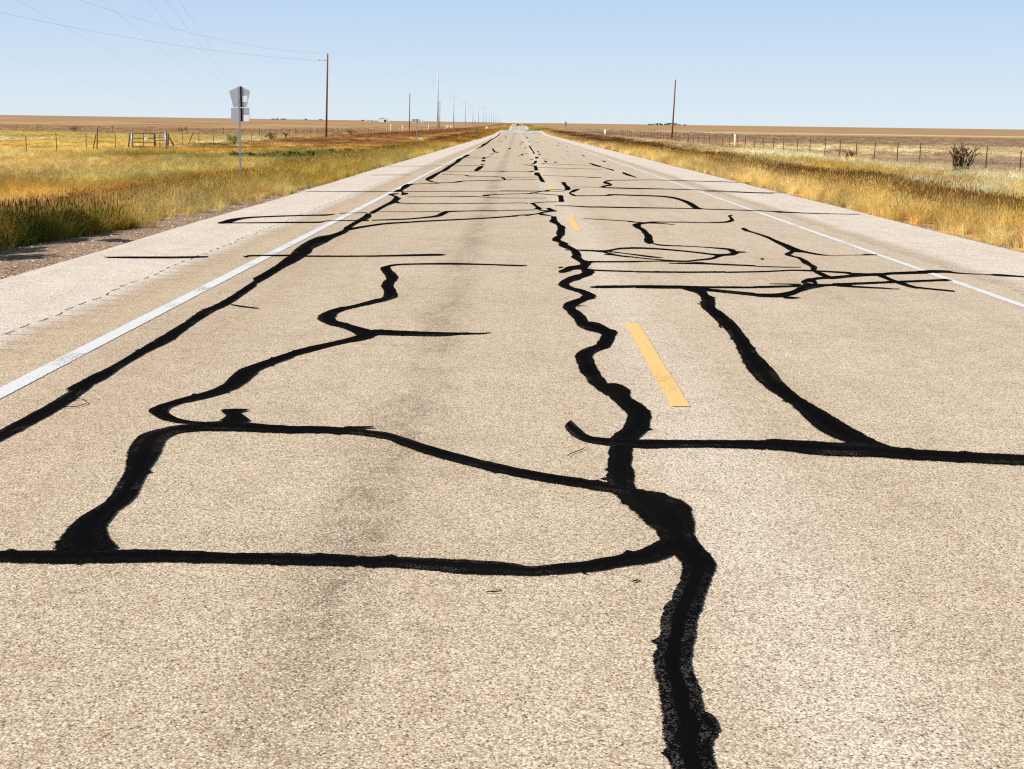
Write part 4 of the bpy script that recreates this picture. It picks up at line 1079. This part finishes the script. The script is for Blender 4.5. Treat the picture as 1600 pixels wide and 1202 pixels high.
def small_sign(px, pyt, pyb, Y, pw, ph, pm, label, cat='road sign', name='road_sign'):
    t = P(px, pyt, Y); bpt = P(px, pyb, Y); zg = min(g(bpt.x, Y), bpt.z + .3)
    s_ = thing(name, (t.x, Y, zg - .2), label, cat)
    h = t.z - zg + .2
    MB().tube([(0, 0, 0), (0, 0, h)], .035, 6).build('post', M_galv, s_)
    MB().box((0, .045, h - ph / 2), (pw, .012, ph)).build('sign_panel', pm, s_)
    return s_
small_sign(651, 186, 222, 145, .22, .50, M_alu, 'slim grey post with a narrow plate, seen from behind on the left verge')
small_sign(742, 189, 205.5, 308, .26, .5, M_greywall, 'far thin grey signpost on the left verge beyond the steel poles')
small_sign(884, 190, 208, 320, .34, 1.2, M_green, 'tall narrow green marker sign on the right verge')
small_sign(825, 194.6, 199, 760, 1.1, .9, M_green, 'tiny green sign right of the road near the crest')

def wood_pole(pxb, pyb, pxt, pyt, Y, label, r0=.17, group='wooden utility poles beside the road', dxi=-1.4):
    t = P(pxt, pyt, Y); bp = P(pxb, pyb, Y); zg = g(bp.x, Y)
    o = thing('utility_pole', (bp.x, Y, zg - .2), label, 'utility pole', group)
    h = t.z - zg + .2; lx = t.x - bp.x
    MB().tube([(0, 0, 0), (lx * .5, 0, h * .5), (lx, 0, h)], [r0, r0 * .85, r0 * .68], 12).build('pole_shaft', M_wood, o, True)
    MB().tube([(lx, 0, h - .02), (lx, 0, h + .22)], [.05, .06], 8).build('top_insulator', M_galv, o, True)
    if dxi: MB().tube([(lx, 0, h - 1.0), (lx + dxi, 0, h - .92)], [.035, .03], 6).tube([(lx + dxi - .12, 0, h - .92), (lx + dxi + .22, 0, h - .92)], [.07, .07], 8).build('side_insulator', M_galv, o, True)
    return o, Vector((bp.x + lx, Y, zg - .2 + h + .2))
_, W1 = wood_pole(509.5, 206, 512, 85, 213, 'tall brown wooden pole left of the road, nearest and tallest of the wooden ones')
_, W2 = wood_pole(639.5, 204, 640.5, 145.5, 430, 'shorter brown wooden pole between the nearest pole and the pale steel pole', .16)
_, W3 = wood_pole(687, 201, 687.5, 159, 630, 'thin dark wooden pole just behind the big pale steel pole', .15)
_, W4 = wood_pole(1050, 214, 1055.5, 125.5, 262, 'leaning dark wooden pole standing alone right of the road', .17, dxi=0)

def steel_pole(px, pyt, Y, h_extra, label, r=.55):
    t = P(px, pyt, Y); zg = g(t.x, Y)
    o = thing('steel_pole', (t.x, Y, zg), label, 'power pole', 'tall steel power poles receding along the left side')
    h = t.z - zg
    MB().tube([(0, 0, 0), (0, 0, h * .45), (0, 0, h)], [r, r * .72, r * .38], 12).build('pole_shaft', M_steel, o, True)
    for kk, f in enumerate((.80, .86, .92)):
        for sd in ((-1,) if kk != 1 else (-1, 1)):
            m_ = MB().tube([(0, 0, h * f - .6), (sd * 2.3, 0, h * f)], [.07, .035], 6).build('arm', M_steel, o, True)
            MB().tube([(sd * 2.3, 0, h * f - 1.3), (sd * 2.3, 0, h * f)], [.045, .045], 6).build('insulator', M_galv, m_, True)
    return o, Vector((t.x, Y, zg + h))
tops = []
sp_ = [(684, 112, 665, 'big pale steel power pole, nearest and thickest of its line', .60), (709, 141, 865, 'second pale steel pole of the line, behind the pale bales', .42), (727, 154.5, 1070, 'third steel pole of the receding line', .4),
       (739, 160, 1270, 'fourth steel pole of the receding line', .4), (748, 161, 1470, 'fifth steel pole of the receding line', .42), (755, 165, 1680, 'sixth steel pole of the receding line', .42),
       (759.5, 166, 1870, 'seventh steel pole of the receding line', .42), (764.5, 171, 2080, 'eighth steel pole of the receding line', .42)]
for px, pyt, Y, lb, r_ in sp_: tops.append(steel_pole(px, pyt, Y, 0, lb, r_)[1])
for i, px in enumerate((768, 771, 774, 777, 779.5, 782)):
    steel_pole(px, 175 + i * 1.6, 2300 + 230 * i, 0, 'faint far steel pole at the vanishing end of the receding line', .42)

def wire(p, q_, sag, label, r=.011, group=None):
    p, q_ = Vector(p), Vector(q_)
    pts = [p.lerp(q_, t / 40) - Vector((0, 0, 4 * sag * (t / 40) * (1 - t / 40))) for t in range(41)]
    o = MB().tube(pts, r, 4).build('power_wire', M_wire)
    return tag(o, label, 'power wire', group)
GW = 'overhead power wires fanning out of the upper left sky'
VX = P(428, 191, 1000)
for (pa, Ya, pb, Yb, sag, lb) in (((53, 0), 105, (405, 186), 900, 3.5, 'leftmost of the steep wires in the upper left sky'), ((176, 0), 92, (408, 183), 850, 3.0, 'second steep wire from the left, reaching the sign from the upper left'),
                                 ((239, 0), 88, (400, 172), 620, 2.0, 'third steep wire from the left, in the upper left sky'), ((267, 0), 86, (405, 172), 620, 1.8, 'fourth steep wire from the left, just left of the last one'),
                                 ((290, 0), 84, (425, 193), 900, 3.0, 'rightmost steep wire running down past the sign'), ((0, 81), 200, (375, 187), 900, 3.0, 'lowest shallow wire at the far left above the fields')):
    A_, B_ = P(*pa, Ya), P(*pb, Yb)
    wire(A_ + (A_ - B_) * .06 * (1 if Ya < 150 else .3), B_, sag, lb, .0055, GW)
A_ = P(-200, -26, 120)
wire(A_, W1 - Vector((1.4, 0, 1.15)), 1.2, 'shallow wire from the left picture edge to the side insulator of the nearest wooden pole', .010, GW)
A_ = P(60, -22, 120)
wire(A_, W1, 1.4, 'shallow wire from the top picture edge to the tip of the nearest wooden pole', .008, GW)
wire(W1, W4, 1.2, 'faint wire crossing high over the road between the two lone wooden poles', .004, GW)

# ------------------------------------------------------------------ fences and gate
def make_fence(xf, ys, label, first_h, group, jitter=.02, hts=None, post_mat=M_post):
    fo = thing('wire_fence', (xf, ys[0], g(xf, ys[0])), label, 'fence', group)
    base = fo.location
    pm_ = MB().tube([(0, 0, -.3), (0, 0, 1.0)], [.035, .028], 6)
    proto = pm_.build('post', post_mat, fo)
    topz = []
    for i, yv in enumerate(ys):
        o = proto if i == 0 else proto.copy()
        if i: C.objects.link(o); o.parent = fo
        zg = g(xf, yv)
        hh = first_h * (1 + random.uniform(-.06, .06))
        o.location = (random.uniform(-.05, .05), yv - base.y, zg - base.z)
        o.scale = (1, 1, hh)
        o.rotation_euler = (random.uniform(-jitter, jitter), random.uniform(-jitter, jitter), 0)
        topz.append((0, yv - base.y, zg - base.z, hh))
    wb_ = MB()
    for f in (.93, .72, .5, .28):
        wb_.tube([(0, y_, z_ + h_ * f) for (_, y_, z_, h_) in topz], .0035, 3)
    wb_.build('fence_wire', M_post, fo)
    return fo
ysr = [48.5, 53, 57.8, 62, 66.6, 72, 76.5, 81.3, 85.5, 90, 94.5, 99.2, 104, 109, 113.5, 118, 122.8, 127.5, 132.2] + [132.2 + 4.75 * i for i in range(1, 60)]
make_fence(22.0, ysr, 'thin wire fence with rusty steel posts along the right side', 1.32, 'wire fences along the road')
ysl = [138, 145, 152, 159.5, 167, 174, 181, 188, 196, 203, 210, 216.6, 224, 231, 238] + [238 + 6.6 * i for i in range(1, 60)]
make_fence(-35.0, ysl, 'wire fence on the left running from the gate away to the horizon', 1.38, 'wire fences along the road')
make_fence(-35.6, [80, 88, 95.5, 102, 109, 117], 'short left fence stretch with dark posts before the gate', 1.35, 'wire fences along the road')
# a long cross fence out in the left pasture
cf = thing('wire_fence', (-35, 225, g(-35, 225)), 'faint far fence crossing the left pasture behind the gate', 'fence', 'wire fences along the road')
cp = MB().tube([(0, 0, -.3), (0, 0, 1.3)], .05, 6).build('post', M_post, cf)
lastp = []
for i in range(17):
    xx, yy = -40 - 6.2 * i, 238 - 1.2 * i
    o = cp if i == 0 else cp.copy()
    if i: C.objects.link(o); o.parent = cf
    zz = g(xx, yy) - g(-35, 225)
    o.location = (xx + 35, yy - 225, zz); lastp.append((xx + 35, yy - 225, zz + 1.1))
MB().tube(lastp, .005, 3).build('fence_wire', M_post, cf)

def stake(px, pyb, pxt, pyt, Y, m, r, label, cat='post', name='wooden_post', group=None):
    b2, t2 = P(px, pyb, Y), P(pxt, pyt, Y)
    zg = g(b2.x, Y)
    o = MB().tube([(0, 0, -.2), (t2.x - b2.x, 0, t2.z - zg)], [r, r * .85], 8).build(name, m, None, True)
    o.location = (b2.x, Y, zg)
    return tag(o, label, cat, group)
stake(151, 234, 152.5, 199, 109, M_post, .05, 'tallest thin dark post left of the gate')
stake(144, 229, 150, 209.5, 109, M_wood, .05, 'leaning brace meeting the tallest thin post left of the gate', 'brace')
stake(200, 231, 203, 208, 119, M_wood, .07, 'reddish wooden post tight against the left end of the gate')
stake(262, 226, 262.5, 209, 126, M_wood, .10, 'dark reddish gatepost right of the gate')
stake(274.5, 231.5, 264, 214, 126, M_wood, .10, 'thick dark brace slanting down right of the gate', 'brace')
stake(292.5, 223.5, 302.5, 205.5, 136, M_post, .05, 'thin stick leaning to the right in the fence beyond the gate', 'brace')
stake(1149.5, 227.5, 1148.6, 209.5, 134, M_paleo, .11, 'short white post in the right fence line')
stake(946, 208, 946, 202.6, 305, M_paleo, .28, 'small pale far post on the right verge near the green marker')
stake(611, 204, 610.5, 193.5, 330, M_paleo, .13, 'pale tall fence post, nearest of the three left of the grey signpost')
stake(629, 205, 628.8, 195.5, 345, M_paleo, .10, 'pale fence post just left of the second wooden pole')
stake(670, 201, 670, 195, 480, M_paleo, .16, 'pale fence post between the second wooden pole and the steel pole')

# pipe gate of two leaves
ga, gb, gc = P(207, 230.5, 119), P(241.5, 230, 121), P(259.5, 233, 112)
gt_ = thing('pipe_gate', (ga.x, ga.y, g(ga.x, ga.y)), 'dark pipe gate of two leaves standing in the left fence', 'gate')
def leaf(a, b, ta, tb, bars, ups, name):
    o = gt_.location
    mb = MB()
    lo_a, lo_b = P(*a), P(*b); hi_a, hi_b = P(*ta), P(*tb)
    f = lambda p: (p.x - o.x, p.y - o.y, p.z - o.z)
    for t in bars: mb.tube([f(lo_a.lerp(hi_a, t)), f(lo_b.lerp(hi_b, t))], .032, 6)
    for t in ups: mb.tube([f(lo_a.lerp(lo_b, t)), f(hi_a.lerp(hi_b, t))], .032, 6)
    return mb.build(name, M_gate, gt_)
leaf((207.5, 229, 119), (241.5, 229.5, 121), (207.5, 208.3, 119), (241.5, 209.3, 121), (0, .3, .62, 1), (0, .48, 1), 'gate_leaf')
leaf((241.8, 231, 121), (258.5, 232, 112), (241.8, 208.3, 121), (258.5, 206.8, 112), (0, .27, .5, .68, 1), (0, .5, 1), 'gate_leaf')
def gpost(px, pyt, Y, r, m, name='gate_post'):
    t2 = P(px, pyt, Y); zg = g(t2.x, Y); o = gt_.location
    return MB().tube([(t2.x - o.x, Y - o.y, zg - .3 - o.z), (t2.x - o.x, Y - o.y, t2.z - o.z)], r, 8).build(name, m, gt_, True)
gpost(206, 207.8, 119, .10, M_galv); gpost(241.3, 209, 120.8, .09, M_gate); gpost(258.8, 206.3, 112, .10, M_galv)
pp = P(228.2, 216.8, 119.9); o = gt_.location
MB().box((pp.x - o.x, pp.y - o.y - .05, pp.z - o.z), (.34, .012, .26)).build('notice_plate', M_sticker, gt_)

# ------------------------------------------------------------------ shrubs, cactus, trees
def leafcloud(lobes, n, size, seed, squash=.8):
    r = np.random.default_rng(seed)
    lobes = np.array(lobes, float)
    wts = lobes[:, 3] ** 2; wts /= wts.sum()
    pk = r.choice(len(lobes), n, p=wts)
    d = r.normal(size=(n, 3)); d /= np.linalg.norm(d, axis=1)[:, None]
    rad = r.random(n) ** .45
    c = lobes[pk, :3] + d * (lobes[pk, 3] * rad)[:, None] * np.array([1, 1, squash])
    a = r.normal(size=(n, 3)); a /= np.linalg.norm(a, axis=1)[:, None]
    b = np.cross(a, r.normal(size=(n, 3))); b /= np.linalg.norm(b, axis=1)[:, None]
    s_ = (size * (.6 + .8 * r.random(n)))[:, None]
    V = np.stack([c - a * s_, c + b * s_ * .45, c + a * s_, c - b * s_ * .45], 1).reshape(-1, 3)
    return V, np.arange(n * 4)
def shrub(px, pyb, Y, hgt, wid, m, label, seed, dens=900, group='low shrubs in the left pasture', cat='shrub', leaf=.05):
    b2 = P(px, pyb, Y); zg = g(b2.x, Y)
    o = thing('shrub', (b2.x, Y, zg), label, cat, group)
    r = random.Random(seed)
    lobes = [(r.uniform(-.5, .5) * wid * .7, r.uniform(-.5, .5) * wid * .6, hgt * r.uniform(.35, .8), hgt * r.uniform(.16, .32)) for _ in range(int(9 * max(1, wid / 1.6)))]
    mb = MB()
    for l in lobes:
        mb.tube([(l[0] * .15, l[1] * .15, -.1), (l[0] * .6, l[1] * .6, l[2] * .5), (l[0], l[1], l[2] + l[3] * .6)], [.03, .02, .008], 5)
    mb.build('stems', M_bark, o)
    V, Q = leafcloud(lobes, dens, leaf, seed)
    npmesh('foliage', V, Q, 4, m, parent=o)
    return o
shrub(364, 221, 141, 1.25, 1.9, M_leaf, 'dark green shrub just left of the route sign post', 3)
shrub(422, 209, 190, 1.1, 1.7, M_leaf, 'small round dark bush behind the left fence', 5)
shrub(550, 206.5, 260, 1.2, 2.4, M_leafg, 'grey-green bush by the fence between the two nearest wooden poles', 8)
shrub(447, 206.5, 215, .9, 1.3, M_leafg, 'tiny brownish bush right of the dead snag', 9, 500)
shrub(115, 198.5, 260, 1.1, 2.2, M_leafg, 'small far bush in the left pasture above the tallest thin post', 10, 500)
shrub(283, 198.5, 260, 1.1, 2.0, M_leafg, 'small far bush in the left pasture above the gate brace', 11, 500)
shrub(827, 202, 640, 1.6, 4.0, M_leaf, 'dark low bush on the right bank below the crest', 12, 800, None, leaf=.14)
shrub(119, 294, 31, .3, .7, M_leafg, 'small grey-green weed clump in the gold grass of the left foreground', 13, 500, leaf=.04)
shrub(395, 240, 88, .55, 4.2, M_leaf, 'long low green shrub clump right of the route sign', 14, 2500)
shrub(455, 240, 92, .55, 5.0, M_leaf, 'wide bright green shrub clump in the verge below the nearest wooden pole', 15, 3200)
shrub(545, 232, 104, .55, 4.5, M_leaf, 'low green clump nearer the road below the nearest wooden pole', 17, 2000)
shrub(1503, 266, 59, .5, 1.0, M_leafg, 'pale grey low weed at the foot of the cactus', 16, 600, None)

def bush_at(x, y, hgt, rad, label, seed):                  # unseen scrub added beyond the left edge to cast shade over the gravel
    o = thing('unseen_shrub', (x, y, g(x, y)), label, 'shrub', 'unseen tall shrubs added past the left edge for their shade')
    r = random.Random(seed)
    lobes = [(r.uniform(-1, 1) * rad, r.uniform(-1, 1) * rad, hgt * r.uniform(.38, .93), rad * r.uniform(.28, .5)) for _ in range(24)]
    mb = MB()
    for l in lobes: mb.tube([(l[0] * .1, l[1] * .1, -.1), (l[0] * .6, l[1] * .6, l[2] * .55), l[:3]], [.02, .014, .006], 5)
    mb.build('stems', M_bark, o)
    V, Q = leafcloud(lobes, 7500, .06, seed)
    npmesh('foliage', V, Q, 4, M_leaf, parent=o)
bush_at(-8.85, 14.25, 3.1, .8, 'unseen leafy shrub added to shade the grass and gravel at the left edge, nearer one', 61)
bush_at(-8.45, 16.4, 2.9, .7, 'unseen leafy shrub added to shade the grass and gravel at the left edge, farther one', 62)

def cane_plant(px, pyb, Y, hgt, wid, label, seed, ma, mb_, n=11, name='cholla_cactus', cat='cactus'):
    b2 = P(px, pyb, Y); zg = g(b2.x, Y)
    o = thing(name, (b2.x, Y, zg), label, cat)
    r = random.Random(seed)
    A, B = MB(), MB()
    for i in range(n):
        ang = r.uniform(0, 6.28); lean = r.uniform(.1, 1.0) * wid / 2
        p0 = Vector((math.cos(ang) * .08, math.sin(ang) * .08, -.05)); p1 = Vector((math.cos(ang) * lean * .8, math.sin(ang) * lean * .5, hgt * r.uniform(.4, .6)))
        p2 = Vector((math.cos(ang) * lean * 1.05, math.sin(ang) * lean * .6, hgt * r.uniform(.75, 1.02)))
        T = A if r.random() < .6 else B
        pts = [p0, p0.lerp(p1, .5) + Vector((0, 0, -.02)), p1, p1.lerp(p2, .5), p2]
        T.tube(pts, [.034, .026, .032, .026, .016], 7)
        for j in range(r.randint(6, 10)):
            f = r.uniform(.3, 1); q0 = p1.lerp(p2, (f - .3) / .7) if f > .5 else p0.lerp(p1, f * 1.7)
            a2 = r.uniform(0, 6.28); ln = r.uniform(.08, .24)
            q1 = q0 + Vector((math.cos(a2) * ln, math.sin(a2) * ln, ln * r.uniform(.5, 1.6)))
            (A if r.random() < .5 else B).tube([q0, q0.lerp(q1, .5), q1], [.014, .026, .012], 6)
            if r.random() < .4:
                q2 = q1 + Vector((r.uniform(-.08, .08), r.uniform(-.08, .08), r.uniform(.05, .14)))
                B.tube([q1, q2], [.022, .012], 6)
    A.build('canes', ma, o, True); B.build('dry_canes', mb_, o, True)
    return o
cane_plant(1500, 269, 60, 1.36, 1.45, 'tall branching cholla cactus with dark stubby canes by the right fence', 4, M_cactus, M_canedark, 15)
cane_plant(1327, 243, 84, .5, .8, 'low dead twiggy plant at the foot of the right fence', 6, M_canedark, M_canedark, 7, 'dead_plant', 'dead plant')
cane_plant(426, 208.5, 182, 1.25, 2.0, 'bare dead snag with a dark lump behind the left fence', 9, M_bark, M_canedark, 7, 'dead_snag', 'dead shrub')

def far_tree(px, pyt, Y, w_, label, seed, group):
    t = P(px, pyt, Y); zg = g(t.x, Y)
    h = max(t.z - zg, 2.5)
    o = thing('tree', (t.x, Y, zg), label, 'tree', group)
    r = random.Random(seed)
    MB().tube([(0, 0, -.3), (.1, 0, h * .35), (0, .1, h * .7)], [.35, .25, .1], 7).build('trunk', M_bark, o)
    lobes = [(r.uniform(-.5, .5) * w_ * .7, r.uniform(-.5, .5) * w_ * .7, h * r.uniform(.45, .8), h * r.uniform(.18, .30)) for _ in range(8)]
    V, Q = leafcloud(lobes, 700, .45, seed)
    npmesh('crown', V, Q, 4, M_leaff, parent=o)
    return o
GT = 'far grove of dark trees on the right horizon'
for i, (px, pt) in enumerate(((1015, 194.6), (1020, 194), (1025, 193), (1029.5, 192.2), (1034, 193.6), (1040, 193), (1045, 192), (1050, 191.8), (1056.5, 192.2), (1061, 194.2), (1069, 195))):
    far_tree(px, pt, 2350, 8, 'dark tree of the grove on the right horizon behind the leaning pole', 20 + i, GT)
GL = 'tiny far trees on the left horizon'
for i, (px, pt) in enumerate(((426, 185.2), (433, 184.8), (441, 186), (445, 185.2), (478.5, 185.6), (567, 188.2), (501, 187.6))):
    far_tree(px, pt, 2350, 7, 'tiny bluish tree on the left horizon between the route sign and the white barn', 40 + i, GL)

# ------------------------------------------------------------------ buildings, bales, vehicles
def shed(px0, px1, pyt, Y, depth, wallm, roofm, label, roofh=.3, door=None, windows=0, cat='building', name='farm_building'):
    a, b2 = P(px0, pyt, Y), P(px1, pyt, Y)
    cx = (a.x + b2.x) / 2; W = b2.x - a.x; zg = min(g(cx, Y), g(cx - W / 2, Y), g(cx + W / 2, Y)) - .3; H_ = a.z - zg
    o = thing(name, (cx, Y, zg), label, cat)
    hw = H_ * (1 - roofh)
    MB().box((0, depth / 2, hw / 2), (W, depth, hw)).build('wall', wallm, o)
    ov = .25
    out = [(-W / 2 - ov, hw - .05), (0, H_), (W / 2 + ov, hw - .05), (W / 2 + ov, hw + .12), (0, H_ + .2), (-W / 2 - ov, hw + .12)]
    rb = MB(); rb.prism([(-W / 2, hw + .001), (W / 2, hw + .001), (0, H_ - .05)], .1, depth - .1)
    rb.prism(out[0:2] + out[4:6], -ov, depth + ov); rb.prism([out[1], out[2], out[3], out[4]], -ov, depth + ov)
    rb.build('roof', roofm, o)
    if door: MB().box((W * door, -.03, hw * .36), (min(3.2, W * .26), .05, hw * .72)).build('door', M_dark, o)
    for i in range(windows): MB().box((-W * .35 + i * W * .22, -.03, hw * .6), (1.2, .05, 1.0)).build('window', M_glass, o)
    return o
shed(591.5, 604, 184, 1900, 14, M_whitewall, M_roof, 'white barn with a dark opening on the left horizon', .3, .30)
shed(577, 584, 187.4, 1900, 9, M_creamwall, M_creamwall, 'low cream shed just left of the white barn', .25, .1)
shed(571, 575.5, 187.2, 1880, 6, M_whitewall, M_roof, 'small white hut left of the cream shed', .3, .1)
shed(604.5, 610, 189, 1890, 6, M_creamwall, M_creamwall, 'tiny pale lean-to right of the white barn', .25)
shed(643.5, 655, 186.2, 1700, 7, M_greywall, M_roof, 'pale blue-grey flat building behind the slim grey post', .08, None, 3)
shed(657.5, 662.5, 188.6, 1700, 6, M_whitewall, M_roof, 'small white box-like hut right of the blue-grey building', .15, .1)
shed(773, 778, 195.5, 1250, 5, M_greywall, M_roof, 'tiny pale hut far off near the road crest', .25, .1)
def bale(px, py, Y, label):
    p = P(px, py, Y); zg = g(p.x, Y); o = thing('hay_bale', (p.x, Y, zg), label, 'hay bale', 'pale bales in the left field')
    MB().tube([(-.85, 0, .72), (-.8, 0, .72), (.8, 0, .72), (.85, 0, .72)], [.7, .78, .78, .7], 18).build('straw_roll', M_straw, o, True)
    rb = MB()
    for xx in (-.5, 0, .5): rb.tube([(xx - .02, 0, .72), (xx + .02, 0, .72)], .79, 18)
    rb.build('twine', M_creamwall, o, True)
    return o
bale(699.8, 199, 720, 'left one of two pale round bales beside the second steel pole'); bale(706.2, 199, 718, 'right one of two pale round bales beside the second steel pole')
pt_ = P(761, 199.5, 700); zt = g(pt_.x, 700)
tk = thing('storage_tank', (pt_.x, 700, zt), 'small white rounded tank left of the far road', 'tank')
MB().tube([(0, -.9, .95), (0, -.7, .95), (0, .7, .95), (0, .9, .95)], [.45, .72, .72, .45], 16).build('tank_shell', M_carw, tk, True)
for yy in (-.5, .5): MB().box((0, yy, .15), (.9, .14, .5)).build('leg', M_galv, tk)

def car(px, Y, m, label, van=False):
    p = P(px, 195, Y); zg = float(roadz(Y))
    o = thing('car', (p.x, Y, zg), label, 'car')
    W, Lc, Hc = 1.85, 4.6, 1.75 if van else 1.5
    # side profile extruded across the car, narrowing towards the roof
    prof = [(-2.3, .35), (-2.3, .85), (-2.1, .98), (-1.2, 1.02), (-.55, Hc), (1.3 if not van else 1.9, Hc), (2.05, 1.05), (2.3, .95), (2.3, .35)]
    v = [((-W / 2 + (.18 if z > 1.2 else 0)), y_, z) for y_, z in prof] + [((W / 2 - (.18 if z > 1.2 else 0)), y_, z) for y_, z in prof]
    n_ = len(prof)
    MB().add(v, [tuple(range(n_)), tuple(range(2 * n_ - 1, n_ - 1, -1))] + [(i, (i + 1) % n_, (i + 1) % n_ + n_, i + n_) for i in range(n_)]).build('body', m, o)
    MB().add([(-.72, -1.18, 1.08), (.72, -1.18, 1.08), (.62, -.66, Hc - .1), (-.62, -.66, Hc - .1)], [(0, 1, 2, 3)]).build('windscreen', M_glass, o)
    bpy.data.objects[o.children[-1].name].location = (0, -.03, .03)
    for sx_ in (-1, 1):
        MB().box((sx_ * .65, -2.31, .72), (.34, .03, .16)).build('headlight', M_sticker, o)
        for yy in (-1.4, 1.4): MB().tube([(sx_ * .80, yy, .33), (sx_ * .96, yy, .33)], .33, 14).build('wheel', M_tyre, o, True)
    return o
car(802.6, 945, M_carw, 'white car far off at the crest of the road', True)
car(809.2, 930, M_cark, 'black car far off at the crest of the road, right of the white one')
